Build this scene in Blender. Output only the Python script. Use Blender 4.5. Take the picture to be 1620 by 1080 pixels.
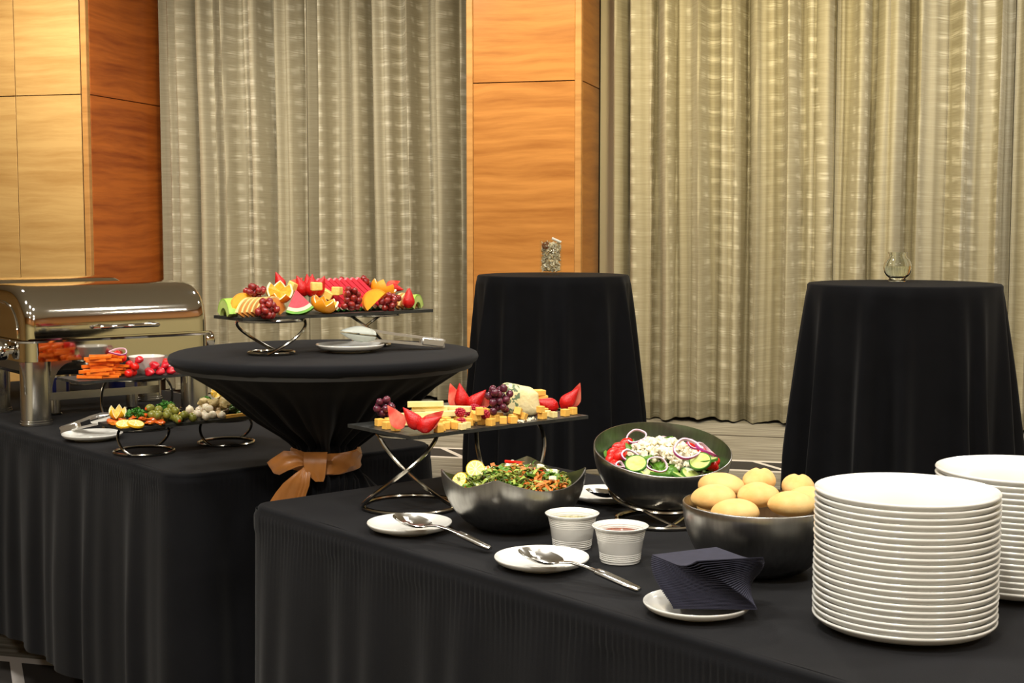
import bpy, bmesh, math, random
import numpy as np
from mathutils import Vector, Matrix, Euler, Quaternion, noise as mnoise

for o in list(bpy.data.objects): bpy.data.objects.remove(o, do_unlink=True)
S = bpy.context.scene; COL = S.collection
R = math.radians; PI = math.pi
rnd = random.Random(7)

# ------------------------------------------------------------------ camera
F = 2200.0; PITCH = math.atan(180/2200.); CH = 1.31
cam = bpy.data.cameras.new('camera'); cam.sensor_width = 36; cam.lens = F/1620*36
cam.clip_end = 60
camo = bpy.data.objects.new('camera', cam); COL.objects.link(camo)
camo.location = (0, 0, CH); camo.rotation_euler = (PI/2-PITCH, 0, 0)
S.camera = camo
# ------------------------------------------------------------------ world, lamps, exposure
S.view_settings.view_transform = 'Standard'; S.view_settings.look = 'None'
S.view_settings.gamma = 1; S.view_settings.use_curve_mapping = False
S.view_settings.exposure = -0.1
W = bpy.data.worlds.new('world'); S.world = W; W.use_nodes = True
W.node_tree.nodes['Background'].inputs[0].default_value = (1, .9, .75, 1)
W.node_tree.nodes['Background'].inputs[1].default_value = 0
TH = R(15)                                    # the window wall is turned 15 degrees to the picture plane
def wl(s, w, z=0):                            # wall coordinates: s along the wall, w away from the camera
    return Vector((s*math.cos(TH)+w*math.sin(TH), -s*math.sin(TH)+w*math.cos(TH), z))
def area(name, loc, size, power, col, target=None, spread=180):
    l = bpy.data.lights.new(name, 'AREA'); l.shape = 'DISK'; l.size = size; l.energy = power; l.color = col
    l.spread = R(spread)
    o = bpy.data.objects.new(name, l); COL.objects.link(o); o.location = loc
    if target is not None: o.rotation_euler = (Vector(target)-Vector(loc)).to_track_quat('-Z', 'Y').to_euler()
    return o
CEIL = 3.5
WARM = (1, .87, .66); NEUT = (1, .95, .86)
for i, (x, y, p) in enumerate(((-2.3, 2.6, 38), (-.8, 1.9, 50), (.5, 1.9, 38), (2.1, 2.4, 38), (-2.6, 5.4, 30), (0.2, 5.6, 46), (2.6, 5.0, 34), (-.4, .0, 110), (2.2, -.6, 60), (-2.6, -.4, 60), (3.9, 1.6, 40), (3.4, -2.4, 40), (-.5, -2.6, 40))):  # the last entries are added to light the unseen walls for reflections
    area('ceiling_downlight_%d_offscreen' % (i+1), (x, y, CEIL-.05), .42, p, NEUT)
GOLD = (1, .84, .48)
for i, (s, p, c) in enumerate(((-6.0, 32, WARM), (-5.2, 32, WARM), (-4.3, 42, NEUT), (-3.2, 36, WARM), (-2.2, 27, WARM), (-1.2, 38, GOLD), (-.2, 34, GOLD), (.9, 36, NEUT), (2.0, 44, NEUT))):
    area('wall_washer_%d_offscreen' % (i+1), wl(s, 7.75, CEIL-.06), .22, p*.72, c, wl(s, 9.6, .7), 130)

# ------------------------------------------------------------------ mesh helpers
def finish(me, smooth=True, ang=38):
    if smooth:
        me.polygons.foreach_set('use_smooth', [True]*len(me.polygons))
        bm = bmesh.new(); bm.from_mesh(me)
        lim = R(ang)
        for e in bm.edges:
            if len(e.link_faces) == 2 and e.calc_face_angle(0) > lim: e.smooth = False
        bm.to_mesh(me); bm.free()
    return me
def mkmesh(name, V, Fc, mats, idx=None, smooth=True, ang=38, uv=None):
    me = bpy.data.meshes.new(name); me.from_pydata([tuple(v) for v in V], [], Fc)
    for m in (mats if isinstance(mats, (list, tuple)) else [mats]): me.materials.append(m)
    if idx: me.polygons.foreach_set('material_index', idx)
    if uv is not None:
        lay = me.uv_layers.new(name='UVMap')
        for l in me.loops: lay.data[l.index].uv = uv[l.vertex_index]
    finish(me, smooth, ang); me.update(); return me
class MB:                                     # collects shapes that become ONE mesh
    def __init__(s): s.V = []; s.F = []; s.I = []
    def add(s, V, Fc, mi=0, M=None):
        n = len(s.V)
        s.V += [tuple(M @ Vector(v)) if M is not None else tuple(v) for v in V]
        s.F += [tuple(n+i for i in f) for f in Fc]; s.I += [mi]*len(Fc); return s
    def mesh(s, name, mats, smooth=True, ang=38): return mkmesh(name, s.V, s.F, mats, s.I, smooth, ang)
def lathe(prof, n=40, close=False):           # profile [(r,z)...] about z
    V = []; Fc = []; ring = []
    for r, z in prof:
        if r < 1e-6: ring.append([len(V)]); V.append((0, 0, z))
        else:
            ring.append(list(range(len(V), len(V)+n)))
            V += [(r*math.cos(2*PI*i/n), r*math.sin(2*PI*i/n), z) for i in range(n)]
    pr = list(zip(ring[:-1], ring[1:]))
    if close: pr.append((ring[-1], ring[0]))
    for a, b in pr:
        for i in range(n):
            j = (i+1) % n
            if len(a) == 1 and len(b) == 1: continue
            if len(a) == 1: Fc.append((a[0], b[j], b[i]))
            elif len(b) == 1: Fc.append((a[i], a[j], b[0]))
            else: Fc.append((a[i], a[j], b[j], b[i]))
    return V, Fc
def tube(pts, r, n=8, closed=False, caps=True):
    pts = [Vector(p) for p in pts]; m = len(pts); V = []; Fc = []; up = None
    rs = r if isinstance(r, (list, tuple)) else [r]*m
    for i in range(m):
        if closed: t = pts[(i+1) % m]-pts[i-1]
        else: t = pts[min(i+1, m-1)]-pts[max(i-1, 0)]
        t.normalize()
        if up is None: up = t.orthogonal()
        up = (up-t*up.dot(t)).normalized(); sd = t.cross(up)
        V += [pts[i]+(up*math.cos(2*PI*k/n)+sd*math.sin(2*PI*k/n))*rs[i] for k in range(n)]
    for i in range(m if closed else m-1):
        a = i*n; b = ((i+1) % m)*n
        off = 0
        if closed and i == m-1:               # match the twist of the last ring to the first
            off = min(range(n), key=lambda q: (Vector(V[b+q])-Vector(V[a])).length)
        Fc += [(a+k, a+(k+1) % n, b+(k+1+off) % n, b+(k+off) % n) for k in range(n)]
    if not closed and caps: Fc += [tuple(range(n-1, -1, -1)), tuple(range((m-1)*n, m*n))]
    return V, Fc
def ringpath(r, n=40, z=0, cx=0, cy=0): return [(cx+r*math.cos(2*PI*i/n), cy+r*math.sin(2*PI*i/n), z) for i in range(n)]
def box(sx, sy, sz, bev=0, c=(0, 0, 0)):      # chamfered box
    hx, hy, hz = sx/2, sy/2, sz/2; b = min(bev, hx*.9, hy*.9, hz*.9)
    if b <= 0:
        V = [(x, y, z) for x in (-hx, hx) for y in (-hy, hy) for z in (-hz, hz)]
        Fc = [(0, 1, 3, 2), (4, 6, 7, 5), (0, 4, 5, 1), (2, 3, 7, 6), (0, 2, 6, 4), (1, 5, 7, 3)]
    else:
        bm = bmesh.new(); bmesh.ops.create_cube(bm, size=1)
        bmesh.ops.scale(bm, vec=(sx, sy, sz), verts=bm.verts)
        bmesh.ops.bevel(bm, geom=list(bm.edges), offset=b, segments=1, affect='EDGES')
        bm.verts.ensure_lookup_table(); bm.verts.index_update()
        V = [v.co.copy() for v in bm.verts]; Fc = [tuple(v.index for v in f.verts) for f in bm.faces]; bm.free()
    return [(v[0]+c[0], v[1]+c[1], v[2]+c[2]) for v in V], Fc
def prism(poly, z0, z1):                      # extruded outline
    n = len(poly)
    V = [(x, y, z0) for x, y in poly]+[(x, y, z1) for x, y in poly]
    Fc = [(i, (i+1) % n, n+(i+1) % n, n+i) for i in range(n)]+[tuple(range(n-1, -1, -1)), tuple(range(n, 2*n))]
    return V, Fc
def blob(rx, ry, rz, nu=14, nv=9, amp=0, freq=3, seed=0):
    V, Fc = lathe([(math.sin(PI*j/nv) if 0 < j < nv else 0, -math.cos(PI*j/nv)) for j in range(nv+1)], nu)
    out = []
    for v in V:
        v = Vector(v)
        k = 1+amp*mnoise.noise(v*freq+Vector((seed*3.1, seed*1.7, 0)))
        out.append((v.x*rx*k, v.y*ry*k, v.z*rz*k))
    return out, Fc
def rrect(x0, y0, x1, y1, r, n=8):
    out = []
    for cx, cy, a0 in ((x1-r, y0+r, -90), (x1-r, y1-r, 0), (x0+r, y1-r, 90), (x0+r, y0+r, 180)):
        out += [(cx+r*math.cos(R(a0+90*i/n)), cy+r*math.sin(R(a0+90*i/n))) for i in range(n+1)]
    return out
def grid(nu, nv, fn):
    V = [fn(i/nu, j/nv) for j in range(nv+1) for i in range(nu+1)]
    Fc = [(j*(nu+1)+i, j*(nu+1)+i+1, (j+1)*(nu+1)+i+1, (j+1)*(nu+1)+i) for j in range(nv) for i in range(nu)]
    return V, Fc
def solid(V, Fc, t, both=False):              # give a surface thickness
    bm = bmesh.new(); vs = [bm.verts.new(v) for v in V]
    for f in Fc: bm.faces.new([vs[i] for i in f])
    bmesh.ops.recalc_face_normals(bm, faces=bm.faces)
    bmesh.ops.solidify(bm, geom=list(bm.faces), thickness=t)
    bm.verts.index_update()
    o = [v.co.copy() for v in bm.verts], [tuple(v.index for v in f.verts) for f in bm.faces]; bm.free(); return o

# ------------------------------------------------------------------ object helpers
def link(name, data, parent=None, M=None):
    o = bpy.data.objects.new(name, data); COL.objects.link(o)
    if parent is not None: o.parent = parent
    if M is not None: o.matrix_local = M if isinstance(M, Matrix) else Matrix.Translation(M)
    return o
def tag(o, label, cat, group=None):
    o['label'] = label; o['category'] = cat
    if group: o['group'] = group
    return o
def thing(name, label, cat, M=None, group=None):
    o = link(name, None, None, M); o.empty_display_size = .05
    return tag(o, label, cat, group)
def single(name, me, label, cat, M=None, group=None, stuff=False):
    o = tag(link(name, me, None, M), label, cat, group)
    if stuff: o['kind'] = 'stuff'
    return o
def struct(name, me, M=None):
    o = link(name, me, None, M); o['kind'] = 'structure'; return o
def TR(x, y, z, rz=0, rx=0, ry=0, s=1):
    return Matrix.Translation((x, y, z)) @ Euler((rx, ry, rz), 'XYZ').to_matrix().to_4x4() @ Matrix.Scale(s, 4)

# ------------------------------------------------------------------ pixel helpers (directions only; depth from the plane touched)
def ray(px, py):
    u = (px-810)/F; v = (540-py)/F; s, c = math.sin(PITCH), math.cos(PITCH)
    return Vector((u, c+s*v, -s+c*v))
def P(px, py, z=.76):
    r = ray(px, py); return Vector((0, 0, CH))+r*((z-CH)/r.z)

# ------------------------------------------------------------------ materials
def nt(m): return m.node_tree.nodes, m.node_tree.links
def mat(name, col, rough=.5, metal=0, var=0, vscale=40, bump=0, bscale=200, col2=None, stretch=None, spec=.5, sss=0, trans=0, ior=1.45, coat=0, sheen=0, aniso=0):
    m = bpy.data.materials.new(name); m.use_nodes = True; N, L = nt(m)
    b = N['Principled BSDF']
    b.inputs['Base Color'].default_value = (*col, 1); b.inputs['Roughness'].default_value = rough
    b.inputs['Metallic'].default_value = metal; b.inputs['Specular IOR Level'].default_value = spec
    b.inputs['Transmission Weight'].default_value = trans; b.inputs['IOR'].default_value = ior
    b.inputs['Coat Weight'].default_value = coat; b.inputs['Sheen Weight'].default_value = sheen
    if sss:
        b.inputs['Subsurface Weight'].default_value = sss; b.inputs['Subsurface Radius'].default_value = (.012, .006, .003); b.inputs['Subsurface Scale'].default_value = .5
    tc = N.new('ShaderNodeTexCoord'); mp = N.new('ShaderNodeMapping'); L.new(tc.outputs['Object'], mp.inputs[0])
    if stretch: mp.inputs['Scale'].default_value = stretch
    if col2 is not None or var:
        n = N.new('ShaderNodeTexNoise'); n.inputs['Scale'].default_value = vscale; n.inputs['Detail'].default_value = 4
        L.new(mp.outputs[0], n.inputs['Vector'])
        r = N.new('ShaderNodeValToRGB'); L.new(n.outputs['Fac'], r.inputs[0])
        c2 = col2 if col2 is not None else tuple(c*(1-var) for c in col)
        r.color_ramp.elements[0].position = .35; r.color_ramp.elements[0].color = (*c2, 1)
        r.color_ramp.elements[1].position = .65; r.color_ramp.elements[1].color = (*col, 1)
        L.new(r.outputs[0], b.inputs['Base Color'])
    if bump:
        n2 = N.new('ShaderNodeTexNoise'); n2.inputs['Scale'].default_value = bscale; n2.inputs['Detail'].default_value = 3
        L.new(mp.outputs[0], n2.inputs['Vector'])
        bp = N.new('ShaderNodeBump'); bp.inputs['Strength'].default_value = bump; bp.inputs['Distance'].default_value = .002
        L.new(n2.outputs['Fac'], bp.inputs['Height']); L.new(bp.outputs[0], b.inputs['Normal'])
    return m
def mnode(m, op, a, b=None, c=None):
    N, L = nt(m); n = N.new('ShaderNodeMath'); n.operation = op
    for i, v in enumerate((a, b, c)):
        if v is None: continue
        if isinstance(v, (int, float)): n.inputs[i].default_value = v
        else: L.new(v, n.inputs[i])
    return n.outputs[0]
def wood(name, light, dark, seed):
    m = mat(name, light, .38, spec=.4); N, L = nt(m); b = N['Principled BSDF']
    tc = N.new('ShaderNodeTexCoord'); mp = N.new('ShaderNodeMapping'); L.new(tc.outputs['Object'], mp.inputs[0])
    mp.inputs['Location'].default_value = (seed, seed*2.3, seed*.7)
    # long wandering figure, then the fine grain lines
    n0 = N.new('ShaderNodeTexNoise'); n0.inputs['Scale'].default_value = 1.4; n0.inputs['Detail'].default_value = 2
    mp0 = N.new('ShaderNodeMapping'); mp0.inputs['Scale'].default_value = (.9, .9, 1.6); L.new(mp.outputs[0], mp0.inputs[0]); L.new(mp0.outputs[0], n0.inputs['Vector'])
    sx = N.new('ShaderNodeSeparateXYZ'); L.new(mp.outputs[0], sx.inputs[0])
    zz = mnode(m, 'ADD', sx.outputs[2], mnode(m, 'MULTIPLY', n0.outputs['Fac'], .11))
    cx = N.new('ShaderNodeCombineXYZ'); L.new(mnode(m, 'MULTIPLY', sx.outputs[0], .07), cx.inputs[0]); L.new(mnode(m, 'MULTIPLY', sx.outputs[1], .07), cx.inputs[1]); L.new(zz, cx.inputs[2])
    n1 = N.new('ShaderNodeTexNoise'); n1.inputs['Scale'].default_value = 15; n1.inputs['Detail'].default_value = 8; n1.inputs['Roughness'].default_value = .65
    L.new(cx.outputs[0], n1.inputs['Vector'])
    r = N.new('ShaderNodeValToRGB'); L.new(n1.outputs['Fac'], r.inputs[0])
    r.color_ramp.elements[0].position = .33; r.color_ramp.elements[0].color = (*dark, 1)
    r.color_ramp.elements[1].position = .62; r.color_ramp.elements[1].color = (*light, 1)
    L.new(r.outputs[0], b.inputs['Base Color']); return m
M = {}
M['oak'] = wood('honey_oak_veneer', (.56, .36, .14), (.42, .24, .08), 1.3)
M['walnut'] = wood('amber_walnut_veneer', (.46, .20, .048), (.29, .108, .020), 4.1)
M['cherry'] = wood('red_cherry_veneer', (.50, .135, .022), (.26, .055, .010), 7.7)
M['edge'] = wood('wood_edging', (.50, .26, .085), (.36, .17, .05), 9.2)
M['joint'] = mat('dark_joint', (.05, .022, .008), .8)
M['plaster'] = mat('beige_plaster', (.60, .53, .37), .85, bump=.15, bscale=60)
M['olive_wall'] = mat('olive_wall_covering', (.56, .48, .24), .8)
M['ceil'] = mat('ceiling_paint', (.62, .58, .50), .9)
M['base'] = mat('dark_baseboard', (.06, .035, .02), .5)
M['black'] = mat('black_table_linen', (.0042, .0044, .0058), .8, var=.25, vscale=9, bump=.25, bscale=900, spec=.12, sheen=.05)
M['steel'] = mat('polished_steel', (.66, .64, .60), .07, 1)
M['brush'] = mat('brushed_steel', (.42, .41, .385), .3, 1, var=.18, vscale=14, stretch=(9, 9, .6))
M['satin'] = mat('satin_steel', (.64, .63, .60), .2, 1)
M['dull'] = mat('dull_steel', (.78, .77, .74), .38, 1)
M['wire'] = mat('nickel_wire', (.52, .49, .42), .16, 1)
M['china'] = mat('white_china', (.72, .71, .665), .12, spec=.5, coat=.3)
M['slate'] = mat('slate_board', (.026, .027, .025), .42, var=.4, vscale=30, bump=.5, bscale=120)
M['sash'] = mat('copper_satin', (.42, .155, .028), .36, var=.2, vscale=25, spec=.6, sheen=.3)
M['glass'] = mat('clear_glass', (.95, .98, .96), .02, trans=1, ior=1.46)
def thin_glass(name, tint, rough=.02):
    m = bpy.data.materials.new(name); m.use_nodes = True; N, L = nt(m); N.remove(N['Principled BSDF'])
    t = N.new('ShaderNodeBsdfTransparent'); t.inputs[0].default_value = (*tint, 1); gl = N.new('ShaderNodeBsdfGlossy'); gl.inputs['Roughness'].default_value = rough
    lw = N.new('ShaderNodeLayerWeight'); lw.inputs[0].default_value = .25; mx = N.new('ShaderNodeMixShader')
    L.new(mnode(m, 'ADD', mnode(m, 'MULTIPLY', mnode(m, 'POWER', lw.outputs['Facing'], 5), .14), .025), mx.inputs[0]); L.new(t.outputs[0], mx.inputs[1]); L.new(gl.outputs[0], mx.inputs[2]); L.new(mx.outputs[0], N['Material Output'].inputs[0]); return m
M['rglass'] = M['glass']
M['glass'] = thin_glass('clear_glass_thin', (.975, .985, .975))
M['plastic'] = mat('frosted_plastic', (.66, .70, .64), .25, trans=.35, ior=1.4)
M['navy'] = mat('navy_paper_napkin', (.020, .020, .038), .85, var=.2, vscale=60)
M['blue'] = mat('blue_fuel_label', (.02, .04, .42), .4)
M['white'] = mat('white_label', (.55, .58, .62), .5)
M['dark'] = mat('dark_metal', (.03, .03, .03), .5)

# carpet: grey streaked pile with bands of dark parallelograms outlined in white
def carpet():
    m = mat('patterned_carpet', (.2, .2, .2), .95, spec=.1); N, L = nt(m); b = N['Principled BSDF']
    tc = N.new('ShaderNodeTexCoord'); sx = N.new('ShaderNodeSeparateXYZ'); L.new(tc.outputs['Object'], sx.inputs[0])
    x, y = sx.outputs[0], sx.outputs[1]; ct, st = math.cos(TH), math.sin(TH)
    w = mnode(m, 'ADD', mnode(m, 'MULTIPLY', x, st), mnode(m, 'MULTIPLY', y, ct))
    s = mnode(m, 'SUBTRACT', mnode(m, 'MULTIPLY', x, ct), mnode(m, 'MULTIPLY', y, st))
    mm = mnode(m, 'MULTIPLY', mnode(m, 'FRACT', mnode(m, 'DIVIDE', mnode(m, 'ADD', w, .96), 4.23)), 4.23)
    inb = mnode(m, 'LESS_THAN', mm, .36)
    edge = mnode(m, 'ADD', mnode(m, 'LESS_THAN', mm, .045), mnode(m, 'MULTIPLY', inb, mnode(m, 'GREATER_THAN', mm, .315)))
    dg = mnode(m, 'LESS_THAN', mnode(m, 'FRACT', mnode(m, 'DIVIDE', mnode(m, 'ADD', s, mnode(m, 'MULTIPLY', mm, .75)), .46)), .09)
    white = mnode(m, 'MULTIPLY', inb, mnode(m, 'MINIMUM', mnode(m, 'ADD', edge, dg), 1))
    # a thin dark line nearer the curtain
    thin = mnode(m, 'LESS_THAN', mnode(m, 'ABSOLUTE', mnode(m, 'SUBTRACT', w, 8.78)), .018)
    cv = N.new('ShaderNodeCombineXYZ'); L.new(mnode(m, 'MULTIPLY', s, 2.5), cv.inputs[0]); L.new(mnode(m, 'MULTIPLY', w, 45), cv.inputs[1])
    n = N.new('ShaderNodeTexNoise'); n.inputs['Scale'].default_value = 1; n.inputs['Detail'].default_value = 5; L.new(cv.outputs[0], n.inputs['Vector'])
    r = N.new('ShaderNodeValToRGB'); L.new(n.outputs['Fac'], r.inputs[0])
    r.color_ramp.elements[0].position = .3; r.color_ramp.elements[0].color = (.125, .110, .085, 1)
    r.color_ramp.elements[1].position = .7; r.color_ramp.elements[1].color = (.34, .32, .275, 1)
    def mix(f, a, c):
        q = N.new('ShaderNodeMix'); q.data_type = 'RGBA'; L.new(f, q.inputs[0])
        if isinstance(a, tuple): q.inputs[6].default_value = (*a, 1)
        else: L.new(a, q.inputs[6])
        q.inputs[7].default_value = (*c, 1); return q.outputs[2]
    c = mix(inb, r.outputs[0], (.05, .045, .042)); c = mix(white, c, (.62, .58, .55)); c = mix(thin, c, (.06, .05, .04))
    L.new(c, b.inputs['Base Color']); return m
M['carpet'] = carpet()

# curtain cloth: u along the cloth in metres, v = height; loose weave with bright horizontal slubs
def curtain_mat(name, lo, hi, slub, seed):
    m = mat(name, hi, .8, spec=.15); N, L = nt(m); b = N['Principled BSDF']
    uv = N.new('ShaderNodeUVMap'); sx = N.new('ShaderNodeSeparateXYZ'); L.new(uv.outputs[0], sx.inputs[0])
    u, v = sx.outputs[0], sx.outputs[1]
    def noi(su, sv, det=3, off=0):
        c = N.new('ShaderNodeCombineXYZ'); L.new(mnode(m, 'MULTIPLY', u, su), c.inputs[0]); L.new(mnode(m, 'MULTIPLY', v, sv), c.inputs[1]); c.inputs[2].default_value = seed+off
        n = N.new('ShaderNodeTexNoise'); n.inputs['Scale'].default_value = 1; n.inputs['Detail'].default_value = det; L.new(c.outputs[0], n.inputs['Vector']); return n.outputs['Fac']
    def smooth(f, a, c):
        q = N.new('ShaderNodeMapRange'); q.interpolation_type = 'SMOOTHSTEP'; L.new(f, q.inputs[0]); q.inputs[1].default_value = a; q.inputs[2].default_value = c; return q.outputs[0]
    # horizontal slub bands every 11 cm, wavering
    ph = mnode(m, 'ADD', mnode(m, 'DIVIDE', v, .112), mnode(m, 'MULTIPLY', noi(1.6, .7, 2, 3), 1.5))
    wv = mnode(m, 'ADD', mnode(m, 'MULTIPLY', mnode(m, 'SINE', mnode(m, 'MULTIPLY', ph, 2*PI)), .5), .5)
    band = mnode(m, 'POWER', wv, 2.2)
    fine = noi(5, 110, 4, 9)
    strip = smooth(noi(9, .10, 1, 21), .46, .60)          # where the weave lies single, the slubs show
    sl = mnode(m, 'MULTIPLY', mnode(m, 'MULTIPLY', band, smooth(fine, .30, .66)), mnode(m, 'ADD', mnode(m, 'MULTIPLY', strip, .72), .08))
    base = mnode(m, 'ADD', .28, mnode(m, 'MULTIPLY', fine, .5))
    r = N.new('ShaderNodeValToRGB'); L.new(base, r.inputs[0])
    r.color_ramp.elements[0].position = .12; r.color_ramp.elements[0].color = (*lo, 1)
    r.color_ramp.elements[1].position = .9; r.color_ramp.elements[1].color = (*hi, 1)
    q = N.new('ShaderNodeMix'); q.data_type = 'RGBA'; L.new(sl, q.inputs[0]); L.new(r.outputs[0], q.inputs[6]); q.inputs[7].default_value = (*slub, 1)
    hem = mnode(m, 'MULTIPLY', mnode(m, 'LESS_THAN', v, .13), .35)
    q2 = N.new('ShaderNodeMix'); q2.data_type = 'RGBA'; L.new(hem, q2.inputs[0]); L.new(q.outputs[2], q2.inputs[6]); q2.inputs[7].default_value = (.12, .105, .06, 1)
    L.new(q2.outputs[2], b.inputs['Base Color']); return m

# ------------------------------------------------------------------ the room
def quad(name, pts, m, thick=None):
    return mkmesh(name, pts, [tuple(range(len(pts)))], m, smooth=False)
RX0, RX1, RY0 = -7.5, 5.2, -4.0
struct('floor', quad('floor', [(-9, -5, 0), (7, -5, 0), (7, 14, 0), (-9, 14, 0)], M['carpet']))
struct('ceiling', quad('ceiling', [(-9, -5, CEIL), (-9, 14, CEIL), (7, 14, CEIL), (7, -5, CEIL)], M['ceil']))
Mw = Matrix.Rotation(-TH, 4, 'Z')              # wall frame: local x = s, local y = w
def wallbox(name, s0, s1, w0, w1, z0, z1, m, bev=0):
    V, Fc = box(s1-s0, w1-w0, z1-z0, bev)
    return struct(name, mkmesh(name, V, Fc, m, smooth=False), Mw @ Matrix.Translation(((s0+s1)/2, (w0+w1)/2, (z0+z1)/2)))
wallbox('wall_back', -9.5, 5.5, 10.35, 10.55, 0, CEIL, M['plaster'])
wallbox('wall_back_right', -1.94, 6.0, 9.62, 9.80, 0, CEIL, M['plaster'])
wallbox('baseboard_back', -1.92, 5.4, 9.595, 9.617, 0, .12, M['base'])
wallbox('baseboard_back_left', -5.2, -2.3, 10.325, 10.347, 0, .12, M['base'])
def vbox(name, x0, x1, y0, y1, m):
    V, Fc = box(x1-x0, y1-y0, CEIL); return struct(name, mkmesh(name, V, Fc, m, smooth=False), TR((x0+x1)/2, (y0+y1)/2, CEIL/2))
vbox('wall_left', -8.4, -8.2, -4.0, 13.5, M['oak'])
vbox('wall_right', 5.6, 5.8, -4.0, 8.0, M['olive_wall'])
vbox('wall_front', -8.2, 5.6, -4.2, -4.0, M['olive_wall'])
V, Fc = box(13.8, .35, 1.5); struct('added_bulkhead_1', mkmesh('added_bulkhead_1', V, Fc, M['walnut'], smooth=False), TR(-1.3, -3.82, 2.75))  # unseen walnut bulkhead, added so a brown band reflects in the lid
V, Fc = box(.35, 11.6, 1.5); struct('added_bulkhead_2', mkmesh('added_bulkhead_2', V, Fc, M['walnut'], smooth=False), TR(5.42, 1.98, 2.75))  # the same added bulkhead along the unseen right wall

JZ = 2.27
def panel(parent, s0, s1, z0, z1, m, face, w):           # one veneer panel proud of the pier, 6 mm joints
    g = .003; t = .012
    V, Fc = box(s1-s0-2*g, t, z1-z0-2*g, .0015)
    me = mkmesh('panel', V, Fc, m, smooth=False)
    if face == 'front': Mx = Matrix.Translation(((s0+s1)/2, w-t/2, (z0+z1)/2))
    else: Mx = Matrix.Translation((w+t/2, (s0+s1)/2, (z0+z1)/2)) @ Matrix.Rotation(PI/2, 4, 'Z')
    return link('panel', me, parent, Mx)
def edging(parent, s, w, m):
    V, Fc = box(.045, .045, CEIL-.02, .004)
    return link('corner_edging', mkmesh('corner_edging', V, Fc, m, smooth=False), parent, Matrix.Translation((s, w, CEIL/2)))
def pier(name, s0, s1, w0, w1):
    V, Fc = box(s1-s0, w1-w0, CEIL)
    V = [(v[0]+(s0+s1)/2, v[1]+(w0+w1)/2, v[2]+CEIL/2) for v in V]
    return struct(name, mkmesh(name, V, Fc, M['joint'], smooth=False), Mw)
pl_ = pier('wall_pier_left', -8.6, -5.60, 9.02, 10.33)
ss = [-8.6, -7.85, -7.02, -6.18, -5.64]
for a, b in zip(ss[:-1], ss[1:]):
    for z0, z1 in ((.1, JZ), (JZ, CEIL)): panel(pl_, a, b, z0, z1, M['oak'], 'front', 9.02)
for z0, z1 in ((.1, JZ), (JZ, CEIL)): panel(pl_, 9.05, 10.32, z0, z1, M['cherry'], 'side', -5.60)
edging(pl_, -5.612, 9.03, M['edge'])
pm = pier('wall_pier_middle', -2.72, -1.955, 9.02, 10.33)
for z0, z1 in ((.1, JZ), (JZ, CEIL)):
    panel(pm, -2.685, -1.985, z0, z1, M['walnut'], 'front', 9.02)
    panel(pm, 9.05, 9.59, z0, z1, M['walnut'], 'side', -1.955)
edging(pm, -2.708, 9.03, M['edge']); edging(pm, -1.966, 9.03, M['edge'])

# ------------------------------------------------------------------ curtains
def fold(seed, L):
    r = random.Random(seed); comps = [(r.uniform(26, 34), r.uniform(0, 6.3), 1.0), (r.uniform(44, 56), r.uniform(0, 6.3), .6), (r.uniform(78, 95), r.uniform(0, 6.3), .22), (r.uniform(8, 13), r.uniform(0, 6.3), .6)]
    def f(s, z):
        dr = .03*mnoise.noise(Vector((s*1.2, z*.5, seed)))
        return sum(a*math.sin(k*(s+dr)+p) for k, p, a in comps)/1.6
    return f
def curtain(name, s0, s1, w, label, m, seed):
    f = fold(seed, s1-s0); nu = int((s1-s0)/.011); nv = 26; zt = 3.42; zb = .02
    amp = .13
    V = []; uv = []
    for j in range(nv+1):
        z = zb+(zt-zb)*j/nv; u = 0; last = None
        for i in range(nu+1):
            s = s0+(s1-s0)*i/nu
            d = f(s, z)
            k = min(1, (s-s0)/.06, (s1-s)/.06)
            q = Vector((s+.012*math.sin(f(s*1.3+5, z)*1.2)*k, w+amp*d*(.8+.2*j/nv)*math.sqrt(max(0, min(1, (s-s0)/.07, (s1-s)/.07))), z+.012*math.sin(s*9) * (1-j/nv)))
            if last is not None: u += math.hypot(q.x-last.x, q.y-last.y)
            last = q; V.append(q); uv.append((u, z))
    Fc = [(j*(nu+1)+i, j*(nu+1)+i+1, (j+1)*(nu+1)+i+1, (j+1)*(nu+1)+i) for j in range(nv) for i in range(nu)]
    o = single('curtain', mkmesh('curtain', V, Fc, m, uv=uv, ang=80), label, 'curtain', Mw, 'floor length window curtains')
    return o
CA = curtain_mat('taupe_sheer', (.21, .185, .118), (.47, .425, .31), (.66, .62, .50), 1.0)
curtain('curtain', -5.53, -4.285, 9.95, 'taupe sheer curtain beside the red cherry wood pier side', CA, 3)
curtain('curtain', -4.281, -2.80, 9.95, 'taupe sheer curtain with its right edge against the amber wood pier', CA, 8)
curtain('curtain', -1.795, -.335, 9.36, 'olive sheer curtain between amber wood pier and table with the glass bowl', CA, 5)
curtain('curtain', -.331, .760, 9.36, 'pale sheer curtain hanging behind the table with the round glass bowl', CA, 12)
curtain('curtain', .764, 2.3, 9.36, 'pale sheer curtain cut off beyond the table with the glass bowl', CA, 17)

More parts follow.
